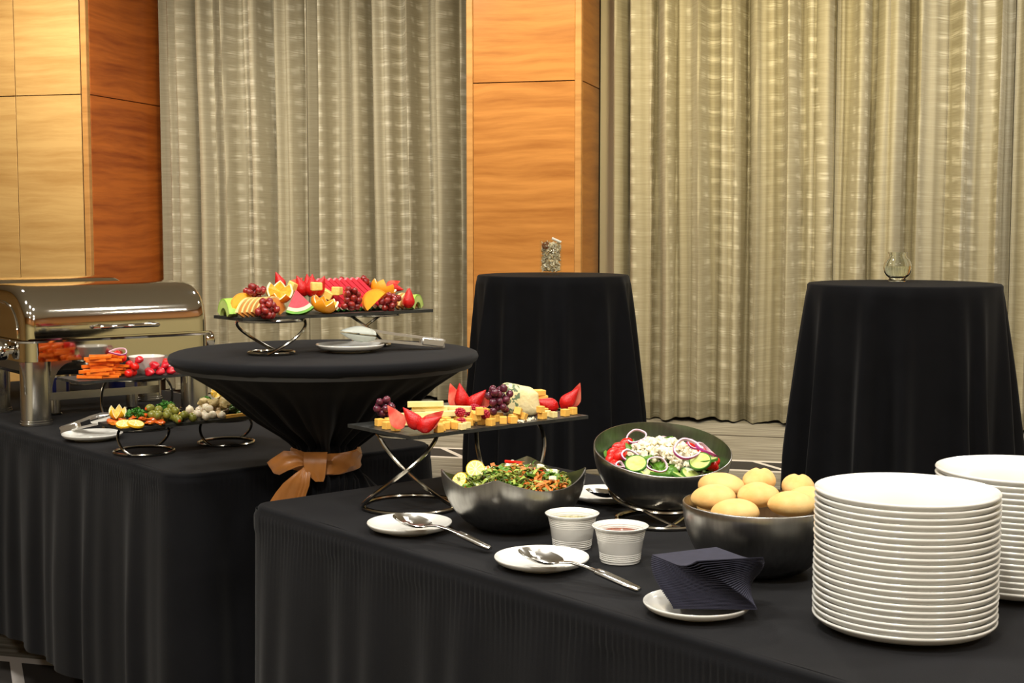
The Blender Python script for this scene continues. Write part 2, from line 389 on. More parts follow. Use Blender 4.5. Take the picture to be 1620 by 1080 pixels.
# ------------------------------------------------------------------ buffet tables in black skirts
A2 = R(40); E2 = Vector((math.cos(A2), math.sin(A2), 0)); E1 = Vector((math.sin(A2), -math.cos(A2), 0))   # across / along the tables
TZ = .76
CF = Vector((-.526, 2.748, 0)); CL = Vector((-.744, 3.05, 0))
def buffet_table(name, label, corner, y0, y1, seed, cr=.05, width=.76, hem=.002):
    root = thing(name, label, 'table', TR(corner.x, corner.y, 0, A2))
    r = random.Random(seed)
    # cloth over the top, rolled edge
    path = rrect(0, y0, width, y1, cr, 10)
    pts = []
    for i in range(len(path)):                 # resample so no side is one long edge
        a = Vector(path[i]); b = Vector(path[(i+1) % len(path)]); n = max(1, int((b-a).length/.0045))
        pts += [a.lerp(b, k/n) for k in range(n)]
    n = len(pts); nor = []
    for i in range(n):
        t = pts[(i+1) % n]-pts[i-1]; nor.append(Vector((t.y, -t.x)).normalized())
    outl = rrect(0, y0, width, y1, cr, 10); no = len(outl); cx, cy = width/2, (y0+y1)/2
    V = []; Fc = []
    nx, ny = 40, 90
    # inner grid of the top with faint wrinkles
    def tz(x, y): return TZ+.0012*mnoise.noise(Vector((x*3, y*9, seed)))
    mb = MB()
    gv, gf = grid(nx, ny, lambda u, v: (.012+(width-.024)*u, y0+.012+(y1-y0-.024)*v, tz(width*u, y0+(y1-y0)*v)))
    def clampc(v):                             # pull the grid inside the rounded corners
        x, y, z = v; ix = min(max(x, cr), width-cr); iy = min(max(y, y0+cr), y1-cr)
        d = Vector((x-ix, y-iy))
        if d.length > cr-.012 and (x < cr or x > width-cr) and (y < y0+cr or y > y1-cr): d = d.normalized()*(cr-.012)
        return (ix+d.x, iy+d.y, z)
    mb.add([clampc(v) for v in gv], gf)
    # rolled edge strip
    prof = [(.016, TZ-.0004), (.008, TZ), (.003, TZ-.001), (0, TZ-.005), (0, TZ-.016)]
    ev = []
    for i in range(n):
        for q, z in prof: ev.append((pts[i].x-nor[i].x*q, pts[i].y-nor[i].y*q, z))
    k = len(prof)
    mb.add(ev, [(i*k+a, ((i+1) % n)*k+a, ((i+1) % n)*k+a+1, i*k+a+1) for i in range(n) for a in range(k-1)])
    link('table_cloth', mb.mesh('table_cloth', M['black'], ang=60), root)
    # gathered skirt: shirred heading, irregular soft folds that deepen downwards
    arc = [0]
    for i in range(1, n): arc.append(arc[-1]+(pts[i]-pts[i-1]).length)
    tot = arc[-1]
    ks = [(r.uniform(20, 30), r.uniform(0, 6), 1), (r.uniform(38, 50), r.uniform(0, 6), .55), (r.uniform(60, 80), r.uniform(0, 6), .3), (r.uniform(8, 12), r.uniform(0, 6), .6)]
    rows = [(0, 0), (.006, .02), (.012, .3), (.022, 1), (.032, 1), (.040, .6), (.050, .8), (.075, .28), (.11, .10), (.16, .03), (.24, 0), (.34, 0), (.45, 0), (.58, 0), (.70, 0), (.755, 0)]
    sv = []
    for i in range(n):
        s = arc[i]
        f = sum(a*math.sin(kk*(s+.012*mnoise.noise(Vector((s*5, seed, 0))))+p) for kk, p, a in ks)/2.0
        sh = math.sin(2*PI*s/.0125+2*mnoise.noise(Vector((s*22, 3, seed))))*(.6+.6*mnoise.noise(Vector((s*14, 9, seed))))
        for d, g in rows:
            A = .018*min(1, (d/.5))**.8 if d > .04 else 0
            off = .004+A*(1+f)+.0026*g*sh+(.0035 if .01 < d < .042 else 0)
            sv.append((pts[i].x+nor[i].x*off, pts[i].y+nor[i].y*off, TZ-.006-d*(TZ-.006-hem)/.755))
    k = len(rows)
    link('table_skirt', mkmesh('table_skirt', sv, [(i*k+a, ((i+1) % n)*k+a, ((i+1) % n)*k+a+1, i*k+a+1) for i in range(n) for a in range(k-1)], M['black'], ang=75), root)
    # the table the cloth is stretched over
    V, Fc = prism(rrect(.015, y0+.015, width-.015, y1-.015, cr*.8, 6), TZ-.04, TZ-.008)
    link('table_board', mkmesh('table_board', V, Fc, M['dark'], smooth=False), root)
    for x in (.09, width-.09):
        for y in (y0+.18, y1-.18):
            V, Fc = tube([(x, y, .002), (x, y, TZ-.042)], .014, 10); link('leg', mkmesh('leg', V, Fc, M['satin']), root)
    return root
buffet_table('buffet_table', 'long buffet table in black skirt carrying the salad bowls and stacked plates', CF, -1.83, 0, 11, .045)
buffet_table('buffet_table', 'long buffet table in black skirt carrying the chafing dishes and pickles', CL, 0, 2.15, 23, .07, .725, .168)

# ------------------------------------------------------------------ tall cocktail tables with loose black cloths
def tall_table(cx, cy, H, label, seed, half, rot):
    Rr = .38
    root = thing('cocktail_table', label, 'table', TR(cx, cy, 0))
    r = random.Random(seed); nf = 14
    an = sorted((i+r.uniform(-.32, .32))*2*PI/nf for i in range(nf)); ams = [r.uniform(.55, 1.2) for _ in an]
    def folds(th):                             # sharp outward pleats at irregular angles
        v = 0
        for a, m_ in zip(an, ams):
            d = (th-a+PI) % (2*PI)-PI; v += m_*math.exp(-(d/.085)**2)
        return v
    n = 300; rad = [0, .1, .2, .3, .36, .374, .380]
    zs = [H, H, H, H, H, H-.0015, H-.007]
    V = []; rows = []
    V.append((0, 0, H)); 
    nd = 24
    for i in range(n):
        th = 2*PI*i/n; c, s = math.cos(th), math.sin(th)
        q = th-rot; side = half/max(abs(math.cos(q)), abs(math.sin(q)))      # square cloth: corners hang lower
        hem = max(.012, H-(min(side, .38+1.05)-Rr))
        f = folds(th)
        for rr, z in zip(rad[1:], zs[1:]): V.append((rr*c, rr*s, z))
        for j in range(1, nd+1):
            t = j/nd; z = (H-.007)+(hem-(H-.007))*t; dd = H-z
            fl = .0+.085*min(1, dd/.9)**.9
            rr = Rr+.002+fl*.55+(.105*min(1, dd/.7)**.8)*(f-.38)+.004*mnoise.noise(Vector((c*3, s*3, z*3+seed)))
            V.append((rr*c, rr*s, z))
    k = len(rad)-1+nd; Fc = []
    for i in range(n):
        a = 1+i*k; b = 1+((i+1) % n)*k
        Fc.append((0, a, b)); Fc += [(a+j, a+j+1, b+j+1, b+j) for j in range(k-1)]
    link('table_cloth', mkmesh('table_cloth', V, Fc, M['black'], ang=75), root)
    V, Fc = lathe([(0, H-.03), (.368, H-.03), (.372, H-.02), (.372, H-.01), (0, H-.01)], 48); link('table_board', mkmesh('table_board', V, Fc, M['dark']), root)
    V, Fc = tube([(0, 0, .03), (0, 0, H-.032)], .038, 16); link('pole', mkmesh('pole', V, Fc, M['satin']), root)
    V, Fc = lathe([(0, .002), (.24, .002), (.24, .01), (.05, .03), (0, .03)], 40); link('base', mkmesh('base', V, Fc, M['satin']), root)
    return root
TA = (.206, 6.97); TB = (1.577, 5.60); TAH = 1.076; TBH = 1.088
tall_table(*TA, TAH, 'tall round cocktail table in black cloth holding the glass vase of potpourri', 5, 1.30, .5)
tall_table(*TB, TBH, 'tall round cocktail table in black cloth holding the round glass bowl', 14, 1.25, R(52))

# ------------------------------------------------------------------ cocktail table with the cloth tied in
KX, KY, KZ = -.4266, 3.16, 1.03
def tied_table():
    root = thing('cocktail_table', 'round cocktail table in tied black cloth carrying the fruit platter', 'table', TR(KX, KY, 0))
    n = 320; r = random.Random(4)
    prof = [(.10, KZ), (.2, KZ), (.3, KZ), (.338, KZ-.0005), (.347, KZ-.004), (.350, KZ-.012), (.3475, KZ-.019), (.338, KZ-.027), (.318, KZ-.039), (.297, KZ-.053), (.273, KZ-.068), (.248, KZ-.084), (.224, KZ-.105), (.202, KZ-.125), (.180, KZ-.143), (.157, KZ-.161), (.132, KZ-.177), (.106, KZ-.194), (.087, KZ-.209), (.075, KZ-.221), (.070, KZ-.235), (.070, KZ-.262), (.076, KZ-.275), (.070, KZ-.295), (.064, KZ-.325), (.060, KZ-.40), (.060, KZ-.6), (.060, KZ-.8), (.060, .012)]
    ks = [(13, r.uniform(0, 6), 1), (22, r.uniform(0, 6), .7), (37, r.uniform(0, 6), .5), (8, r.uniform(0, 6), .6)]
    V = [(0, 0, KZ)]
    for i in range(n):
        th = 2*PI*i/n; c, s = math.cos(th), math.sin(th)
        f = sum(a*math.sin(kk*th+p+.6*mnoise.noise(Vector((c*2, s*2, kk)))) for kk, p, a in ks)/1.7
        al = max(0, c*E2.x+s*E2.y)                # more room along the gap between the two tables
        for rr, z in prof:
            d = KZ-z
            if d < .02: A = 0
            elif d < .215: A = .018*min(1, (d-.02)/.10)
            elif d < .27: A = .003
            else: A = .010
            q = rr+A*(f-1)*(1 if d < .28 else 0)+(A*f*.4 if d >= .28 else 0)
            if d > .28: q *= 1+1.9*al**3*min(1, (d-.275)/.09)
            V.append((q*c, q*s, z))
    k = len(prof); Fc = []
    for i in range(n):
        a = 1+i*k; b = 1+((i+1) % n)*k
        Fc.append((0, a, b)); Fc += [(a+j, a+j+1, b+j+1, b+j) for j in range(k-1)]
    link('table_cloth', mkmesh('table_cloth', V, Fc, M['black'], ang=75), root)
    V, Fc = lathe([(0, KZ-.035), (.335, KZ-.035), (.34, KZ-.02), (.335, KZ-.008), (0, KZ-.008)], 48); link('table_board', mkmesh('table_board', V, Fc, M['dark']), root)
    V, Fc = tube([(0, 0, .01), (0, 0, KZ-.036)], .03, 16); link('pole', mkmesh('pole', V, Fc, M['satin']), root)
tied_table()
def sash():
    zc = KZ-.246
    root = thing('sash', 'copper satin sash tied in a bow round the cinched black cloth', 'sash', TR(KX, KY, zc))
    # band wound round the cloth, a few loose creases
    n = 72; V = []
    zz = [-.024, -.021, -.010, 0, .010, .021, .024]; ro = [.076, .0795, .0805, .0795, .0808, .0792, .076]
    for i in range(n):
        th = 2*PI*i/n
        for z, q in zip(zz, ro):
            e = .0022*math.sin(th*5+z*190)+.0015*math.sin(th*11-z*260)
            V.append(((q+e)*math.cos(th), (q+e)*math.sin(th), z+.003*math.sin(th*2+1)))
    k = len(zz)
    link('band', mkmesh('band', V, [(i*k+a, ((i+1) % n)*k+a, ((i+1) % n)*k+a+1, i*k+a+1) for i in range(n) for a in range(k-1)], M['sash']), root)
    # flat fold hanging over the band: the knot
    def strip(pts, name, wob=.002, t=.0016):   # ribbon through (centre, half width vector)
        V, Fc = [], []; m = 8
        for i, (c, h) in enumerate(pts):
            for j in range(m+1):
                q = Vector(c)+Vector(h)*(2*j/m-1); V.append((q.x, q.y+wob*math.sin(j*1.7+i*.6), q.z))
        Fc = [(i*(m+1)+j, i*(m+1)+j+1, (i+1)*(m+1)+j+1, (i+1)*(m+1)+j) for i in range(len(pts)-1) for j in range(m)]
        V, Fc = solid(V, Fc, t); link(name, mkmesh(name, V, Fc, M['sash'], ang=60), root)
    Y = -.090
    strip([((-.012, Y+.010, .026), (.026, 0, 0)), ((-.012, Y-.004, .018), (.026, 0, .0)), ((-.012, Y-.008, .0), (.025, 0, .0)), ((-.011, Y-.009, -.014), (.023, 0, .0)), ((-.006, Y-.008, -.028), (.016, 0, .0)), ((-.003, Y-.006, -.038), (.009, 0, .0))], 'knot', .0008)
    strip([((-.034, Y, .004), (.001, .0, .006)), ((-.050, Y-.012, .014), (-.002, .004, .016)), ((-.074, Y-.020, .012), (-.006, .004, .021)), ((-.100, Y-.016, -.004), (-.010, .002, .017)), ((-.112, Y-.004, -.008), (-.008, .002, .012)), ((-.096, Y+.008, -.004), (-.006, 0, .014)), ((-.066, Y+.010, .002), (-.004, 0, .014)), ((-.034, Y+.004, .004), (.002, 0, .008))], 'loop', .0015)
    strip([((-.036, Y-.002, -.004), (.005, 0, .004)), ((-.044, Y-.008, -.016), (.016, .002, .006)), ((-.056, Y-.011, -.034), (.027, .001, .007)), ((-.066, Y-.011, -.056), (.034, 0, .006)), ((-.076, Y-.009, -.080), (.039, 0, .005)), ((-.086, Y-.008, -.104), (.042, 0, .003)), ((-.092, Y-.008, -.120), (.043, 0, .002))], 'tail', .0012)
    strip([((-.030, Y-.001, -.006), (.006, 0, .002)), ((-.030, Y-.012, -.020), (.009, 0, .001)), ((-.034, Y-.016, -.045), (.010, 0, 0)), ((-.042, Y-.016, -.070), (.009, 0, 0)), ((-.050, Y-.014, -.096), (.008, 0, 0))], 'tail', .0012)
sash()
# ------------------------------------------------------------------ chafing dishes
def chafing(Mx, label):
    root = thing('chafing_dish', label, 'chafing dish', Mx, 'roll top chafing dishes')
    L, w = .478, .34; x0, x1, y0, y1 = -.043, L+.043, -.036, w+.036; zr = .236; zb = .178
    # water pan with a lipped rim
    mb = MB(); out = rrect(x0, y0, x1, y1, .045, 8)
    def ringpts(off, z):
        cx, cy = (x0+x1)/2, (y0+y1)/2
        return [(x+(off if x > cx else -off), y+(off if y > cy else -off), z) for x, y in out]
    prof = [(-.03, .135), (-.012, .150), (-.010, zb), (0, zb), (0, zr-.006), (.007, zr-.005), (.008, zr), (-.006, zr+.001), (-.012, zr-.01), (-.02, .15)]
    V = []; n = len(out)
    for off, z in prof: V += ringpts(off, z)
    mb.add(V, [(a*n+i, a*n+(i+1) % n, (a+1)*n+(i+1) % n, (a+1)*n+i) for a in range(len(prof)-1) for i in range(n)]+[tuple(range(n-1, -1, -1)), tuple(range((len(prof)-1)*n, len(prof)*n))])
    link('pan', mb.mesh('pan', M['steel']), root)
    # roll-top lid: arched section, rounded shoulders at the ends
    nx, na = 44, 36; hw = (y1-y0)/2-.004; yc = (y0+y1)/2; h = .150; sh = .034; V = []
    xs = [0, .0015, .005, .010, .016, .024, .034]
    xs = [x0+.006+q for q in xs]+[x0+.04+(x1-x0-.08)*i/12 for i in range(1, 12)]+[x1-.006-q for q in reversed(xs)]
    for x in xs:
        d = min(x-(x0+.006), (x1-.006)-x); e = 0 if d >= sh else sh-math.sqrt(max(0, sh*sh-(sh-d)**2))
        for k in range(na+1):
            a = PI*k/na; c, s = math.cos(a), math.sin(a)
            V.append((x, yc-(hw-e*.9)*math.copysign(abs(c)**.55, c), zr+.002+(h-e)*abs(s)**.66))
    m = na+1; nn = len(xs)
    Fc = [(i*m+k, i*m+k+1, (i+1)*m+k+1, (i+1)*m+k) for i in range(nn-1) for k in range(na)]+[tuple(range(m)), tuple(range((nn-1)*m+m-1, (nn-1)*m-1, -1))]
    lid = link('lid', mkmesh('lid', V, Fc, M['steel'], ang=50), root)
    # bead round the end of the lid and the dull inset panel
    for xe, sg in ((x0+.006, -1), (x1-.006, 1)):
        pts = [(xe+sg*.001, yc-(hw-.052)*math.copysign(abs(math.cos(PI*k/24))**.78, math.cos(PI*k/24)), zr+.006+(h-.052)*abs(math.sin(PI*k/24))**.86) for k in range(25)]
        V, Fc = tube(pts, .0035, 8); link('end_bead', mkmesh('end_bead', V, Fc, M['steel']), lid)
    V, Fc = box(L+.06, .004, .004, 0, (L/2, y0-.004, zr+.004)); link('lid_lip', mkmesh('lid_lip', V, Fc, M['steel']), lid)
    hy = y0-.034; V, Fc = tube([(.165, hy, zr+.033), (.17, hy-.002, zr+.034), (.335, hy-.002, zr+.034), (.34, hy, zr+.033)], [.004, .0065, .0065, .004], 12)
    hd = MB().add(V, Fc)
    for x in (.178, .327): hd.add(*tube([(x, y0+.008, zr+.034), (x, hy, zr+.034)], .0075, 10))
    link('handle', hd.mesh('handle', M['steel']), lid)
    # legs with flared brackets
    for lx in (0, L):
        for ly in (0, w):
            mb = MB(); sec = rrect(-.040, -.030, .040, .030, .026, 6); n = len(sec); V = []
            for z, k in ((0, 1.10), (.006, 1.10), (.007, 1.05), (.012, 1.05), (.013, 1), (.06, 1), (.12, 1), (zb-.001, 1)): V += [(x*k, y*k, z) for x, y in sec]
            mb.add(V, [(a*n+i, a*n+(i+1) % n, (a+1)*n+(i+1) % n, (a+1)*n+i) for a in range(7) for i in range(n)]+[tuple(range(n-1, -1, -1)), tuple(range(7*n, 8*n))])
            for sg in (-1, 1):                 # curved gusset to each side
                big = .058 if (sg > 0) == (lx == 0) else .012
                yo = -.026 if ly == 0 else .020
                pr = [(sg*.036, zb), (sg*(.038+big), zb)]+[(sg*(.038+big*(1-math.sin(R(90*q/8)))), zb-.006-.085*(1-math.cos(R(90*q/8)))) for q in range(9)]+[(sg*.036, zb-.09)]
                V, Fc = prism(pr, yo, yo+.006); mb.add([(v[0], v[2], v[1]) for v in V], Fc)
            link('leg', mb.mesh('leg', M['satin']), root, TR(lx, ly, 0))
    # hinge knobs at the ends
    for xe, sg in ((x0, -1), (x1, 1)):
        V, Fc = lathe([(0, 0), (.012, 0), (.012, .010), (.026, .012), (.028, .018), (.028, .044), (.024, .050), (0, .050)], 24)
        link('hinge_knob', mkmesh('hinge_knob', V, Fc, M['steel']), root, TR(xe, .07, .207, 0, 0, sg*PI/2))
    return root
CA_ = R(38); LEG = Vector((-1.332, 3.862, TZ+.001))
C38 = TR(LEG.x, LEG.y, LEG.z, CA_)
chafing(C38, 'polished roll top chafing dish standing behind the carrot platter')
chafing(C38 @ Matrix.Translation((0, .56, 0)), 'polished roll top chafing dish mostly hidden behind another chafing dish')
def fuel_shelf():
    root = thing('burner_tray', 'low steel burner tray under the front chafing dish', 'tray', C38 @ Matrix.Translation((.055, .11, 0)))
    V, Fc = box(.36, .13, .004, 0, (.18, .065, .052)); link('shelf', mkmesh('shelf', V, Fc, M['satin'], smooth=False), root)
    V, Fc = box(.36, .003, .022, 0, (.18, .001, .062)); link('lip', mkmesh('lip', V, Fc, M['satin'], smooth=False), root)
    for x in (.06, .30):
        V, Fc = lathe([(0, 0), (.020, 0), (.022, .003), (.018, .006), (.018, .0495), (0, .0495)], 20); link('foot', mkmesh('foot', V, Fc, M['satin']), root, TR(x, .065, 0))
    for x in (.065, .275):
        can = thing('fuel_can', 'blue and white labelled fuel can on the burner tray', 'can', C38 @ Matrix.Translation((.055+x, .18, .0545)), 'chafing fuel cans')
        V, Fc = lathe([(0, 0), (.041, 0), (.0425, .003), (.0425, .006), (.041, .007), (.041, .058), (.0425, .059), (.0425, .064), (.030, .064), (.028, .060), (0, .060)], 28); link('body', mkmesh('body', V, Fc, M['satin']), can)
        V, Fc = lathe([(.0411, .008), (.0415, .0085), (.0415, .057), (.0411, .0575)], 28); link('paper_label', mkmesh('paper_label', V, Fc, M['blue']), can)
        V, Fc = grid(6, 1, lambda u, v: (.0418*math.cos(-PI/2-.25+u*.75), .0418*math.sin(-PI/2-.25+u*.75), .012+v*.04)); V, Fc = solid(V, Fc, .0004)
        link('label_patch', mkmesh('label_patch', V, Fc, M['white']), can)
fuel_shelf()

# ------------------------------------------------------------------ wire stands and slate boards
def wire_stand(x, y, z, rt, rb, h, sweep, ph, label, wr=.0035, n=2, bulge=.22, group='wire platter stands', struts=None):
    root = thing('wire_stand', label, 'stand', TR(x, y, z), group)
    V, Fc = tube(ringpath(rt, 40, h-wr), wr, 8, True); link('top_ring', mkmesh('top_ring', V, Fc, M['wire']), root)
    V, Fc = tube(ringpath(rb, 40, wr), wr, 8, True); link('base_ring', mkmesh('base_ring', V, Fc, M['wire']), root)
    for k in range(n):
        a0 = ph+2*PI*k/n; pts = []; bl = bulge
        if struts: a0 = R(struts[k][0]); sweep = R(struts[k][1]-struts[k][0]); bl = struts[k][2]
        for i in range(19):
            t = i/18; a = a0+sweep*(t-.0); r_ = (rt*(1-t)+rb*t)*(1+bl*math.sin(PI*t)); zz = h-wr-(h-2*wr)*(t*t*(3-2*t)*.5+t*.5)
            pts.append((r_*math.cos(a), r_*math.sin(a), zz))
        V, Fc = tube(pts, wr, 8); link('strut', mkmesh('strut', V, Fc, M['wire']), root)
    return root
def slate(corner, z, L, w, label, seed, t=.007, ang=A2):
    r = random.Random(seed); poly = []
    for (xa, ya), (xb, yb), k in (((0, 0), (L, 0), 30), ((L, 0), (L, w), 10), ((L, w), (0, w), 30), ((0, w), (0, 0), 10)):
        for i in range(k):
            q = i/k; poly.append((xa+(xb-xa)*q+r.uniform(-.0012, .0012), ya+(yb-ya)*q+r.uniform(-.0012, .0012)))
    V, Fc = prism(poly, 0, t)
    return single('slate_platter', mkmesh('slate_platter', V, Fc, M['slate'], smooth=False), label, 'platter', TR(corner.x, corner.y, z, ang), 'slate platters')
class Board:                                   # frame of one slate board: a along, b across (away from the camera)
    def __init__(s, px, py, ztop, L, w, label, seed, t=.007, ang=A2):
        s.o = P(px, py, ztop); s.z = ztop; s.L = L; s.w = w; s.ang = ang
        s.ea = Vector((math.cos(ang), math.sin(ang), 0)); s.eb = Vector((-math.sin(ang), math.cos(ang), 0))
        s.obj = slate(s.o, ztop-t, L, w, label, seed, t, ang)
    def at(s, a, b): return s.o+s.ea*a+s.eb*b
    def px(s, px, b):                          # along-board position that lies in picture column px
        c, sn = math.cos(PITCH), math.sin(PITCH); q = s.o+s.eb*b; k = (px-810)/F; zz = s.z+.03-CH
        a = (k*(q.y*c-zz*sn)-q.x)/(s.ea.x-k*s.ea.y*c); return s.at(a, b)
BF = Board(385, 503, KZ+.088, .505, .13, 'narrow slate board of fruit above the tied cocktail table', 1)
BC = Board(650, 690, TZ+.160, .455, .215, 'wide slate board of cheeses above the buffet table', 2)
BV = Board(125, 603.5, TZ+.150, .40, .15, 'slate board of carrots and tomatoes beside the chafing dish', 3)
BP = Board(196, 678, TZ+.075, .385, .15, 'slate board of olives and pickles below the carrot board', 4)
g = .0005
def stand_under(B, a, b, zt, *args, **kw):
    q = B.at(a, b); return wire_stand(q.x, q.y, zt+g, args[0], args[1], B.z-.007-zt-2*g, *args[2:], **kw)
stand_under(BF, .105, .065, KZ, .072, .050, -1.9, R(200), 'low nickel wire stand under the melon end of the fruit board')
stand_under(BF, .388, .100, KZ, .072, .050, 1.5, R(240), 'low nickel wire stand beneath the watermelon slices on the fruit board')
stand_under(BC, .075, .105, TZ, .066, .095, 2.3, R(140), 'tall nickel wire stand with crossed struts beside the wavy steel bowl', wr=.0042, struts=((205, 345, .0), (325, 195, .30)))
stand_under(BC, .335, .115, TZ, .066, .080, 2.3, R(20), 'tall nickel wire stand standing behind the wavy steel bowl', wr=.0042, struts=((195, 255, .15), (335, 285, .45)))
stand_under(BV, .20, .085, TZ, .075, .092, 1.0, R(190), 'nickel wire stand holding up the carrot board', wr=.0036)
stand_under(BP, .085, .075, TZ, .055, .072, .9, R(210), 'low nickel wire stand under the apricot end of the pickle board')
stand_under(BP, .310, .075, TZ, .055, .070, .9, R(200), 'low nickel wire stand under the gherkin end of the pickle board')

# ------------------------------------------------------------------ plates
def plate_mesh(r):
    k = r/.1275
    pr = [(0, .003), (.068, .003), (.070, 0), (.077, 0), (.080, .003), (.100, .0062), (.1165, .0096), (.1220, .0130), (.1258, .0172), (.1274, .0192), (.1274, .0208), (.1262, .0220), (.1245, .0214), (.1200, .0176), (.113, .0140), (.100, .0108), (.088, .0086), (.080, .0076), (0, .0074)]
    V, Fc = lathe([(a*k, z*(1 if k > .7 else .8)) for a, z in pr], 72); return mkmesh('plate', V, Fc, M['china'], ang=50)
DP = plate_mesh(.1235); SP = plate_mesh(.0775)
def stack(x, y, n, where, seed):
    r = random.Random(seed); grp = 'dinner plates '+where
    for i in range(n):
        lab = ('topmost' if i == n-1 else 'lowest' if i == 0 else 'between top and bottom')
        lb = {'topmost': 'white dinner plate lying topmost on the stack '+where, 'lowest': 'white dinner plate at the very bottom of the stack '+where}.get(lab, 'white dinner plate inside the stack '+where)
        j = 0 if i == n-1 else 1
        single('dinner_plate', DP, lb, 'plate', TR(x+j*r.uniform(-.0006, .0006), y+j*r.uniform(-.0006, .0006), TZ+.001+i*.00865, r.uniform(0, 6)), grp)
stack(.5385, 1.875, 21, 'next to the bread rolls', 3)
stack(.770, 2.085, 20, 'standing behind the other plate stack', 9)
def small_plate(px, py, z, label):
    q = P(px, py, z+.012); single('side_plate', SP, label, 'plate', TR(q.x, q.y, z+.001), 'small white plates'); return q
pA = small_plate(648, 830, TZ, 'small white plate in front of the wavy steel bowl')
pB = small_plate(857, 885, TZ, 'small white plate in front of the two sauce cups')
pC = small_plate(1103, 957, TZ, 'small white plate underneath the navy napkins')
pD = small_plate(957, 782, TZ, 'small white plate between the wavy bowl and the round salad bowl')
pE = small_plate(554, 548, KZ, 'small white plate under tongs on the tied cocktail table')
pL = small_plate(146, 688, TZ, 'small white plate under tongs near the pickle board')

# ------------------------------------------------------------------ serving cutlery
def frame(p0, p1):                             # x axis from p0 to p1, z as upright as it can be
    x = (Vector(p1)-Vector(p0)).normalized(); y = Vector((0, 0, 1)).cross(x).normalized(); z = x.cross(y)
    Mx = Matrix((x, y, z)).transposed().to_4x4(); Mx.translation = Vector(p0); return Mx
def serving_spoon(head, end, label, slotted=True):
    L = (Vector(end)-Vector(head)).length
    root = thing('serving_spoon', label, 'spoon', frame(head, end), 'steel serving spoons')
    nu, nv = 16, 12; V = []; Fc = []; lx, ly, dp = .040, .028, .012
    for j in range(nv+1):
        for i in range(nu+1):
            a = 2*PI*i/nu; q = j/nv
            V.append((lx*q*math.cos(a)*(1 if math.cos(a) < 0 else 1.05), ly*q*math.sin(a), -dp*(1-q*q)))
    for j in range(nv):
        for i in range(nu):
            f = (j*(nu+1)+i, j*(nu+1)+i+1, (j+1)*(nu+1)+i+1, (j+1)*(nu+1)+i)
            Fc.append(f)
    if slotted:                                # three slots towards the tip
        keep = []
        for f in Fc:
            c = sum((Vector(V[i]) for i in f), Vector())/4
            if -.034 < c.x < -.006 and any(abs(c.y-s) < .0022 for s in (-.010, 0, .010)): continue
            keep.append(f)
        Fc = keep
    bm = bmesh.new(); vs = [bm.verts.new(v) for v in V]
    for f in Fc:
        try: bm.faces.new([vs[i] for i in f])
        except ValueError: pass
    bmesh.ops.remove_doubles(bm, verts=bm.verts, dist=1e-5); bmesh.ops.delete(bm, geom=[v for v in bm.verts if not v.link_faces], context='VERTS')
    bmesh.ops.solidify(bm, geom=list(bm.faces), thickness=.0012)
    me = bpy.data.meshes.new('bowl'); bm.to_mesh(me); bm.free(); me.materials.append(M['satin']); finish(me, True, 50); link('bowl', me, root)
    sec = lambda w, h: [(w*math.cos(2*PI*k/14), h*math.sin(2*PI*k/14)) for k in range(14)]
    V = []; st = [(.040, .006, .0018, .001), (.060, .0045, .0022, .006), (.085, .0042, .0026, .007), (.105, .005, .003, .006), (.108, .0085, .0048, .006), (.125, .0092, .0055, .005), (L-.02, .0088, .0052, .002), (L-.004, .0078, .0046, .001), (L, .005, .003, .001)]
    for x, w_, h_, z in st: V += [(x, a, b+z) for a, b in sec(w_, h_)]
    n = 14; Fc = [(a*n+i, a*n+(i+1) % n, (a+1)*n+(i+1) % n, (a+1)*n+i) for a in range(len(st)-1) for i in range(n)]+[tuple(range(n-1, -1, -1)), tuple(range((len(st)-1)*n, len(st)*n))]
    link('handle', mkmesh('handle', V, Fc, M['satin']), root)
def xyz(px, py, z): q = P(px, py, z); return (q.x, q.y, q.z)
serving_spoon(xyz(652, 822, TZ+.036), xyz(776, 868, TZ+.009), 'slotted steel serving spoon on the plate in front of the wavy bowl')
serving_spoon(xyz(855, 878, TZ+.036), xyz(1012, 934, TZ+.009), 'slotted steel serving spoon on the plate in front of the sauce cups')
serving_spoon(xyz(957, 777, TZ+.036), xyz(1105, 786, TZ+.010), 'steel serving spoon half hidden by the round salad bowl', False)
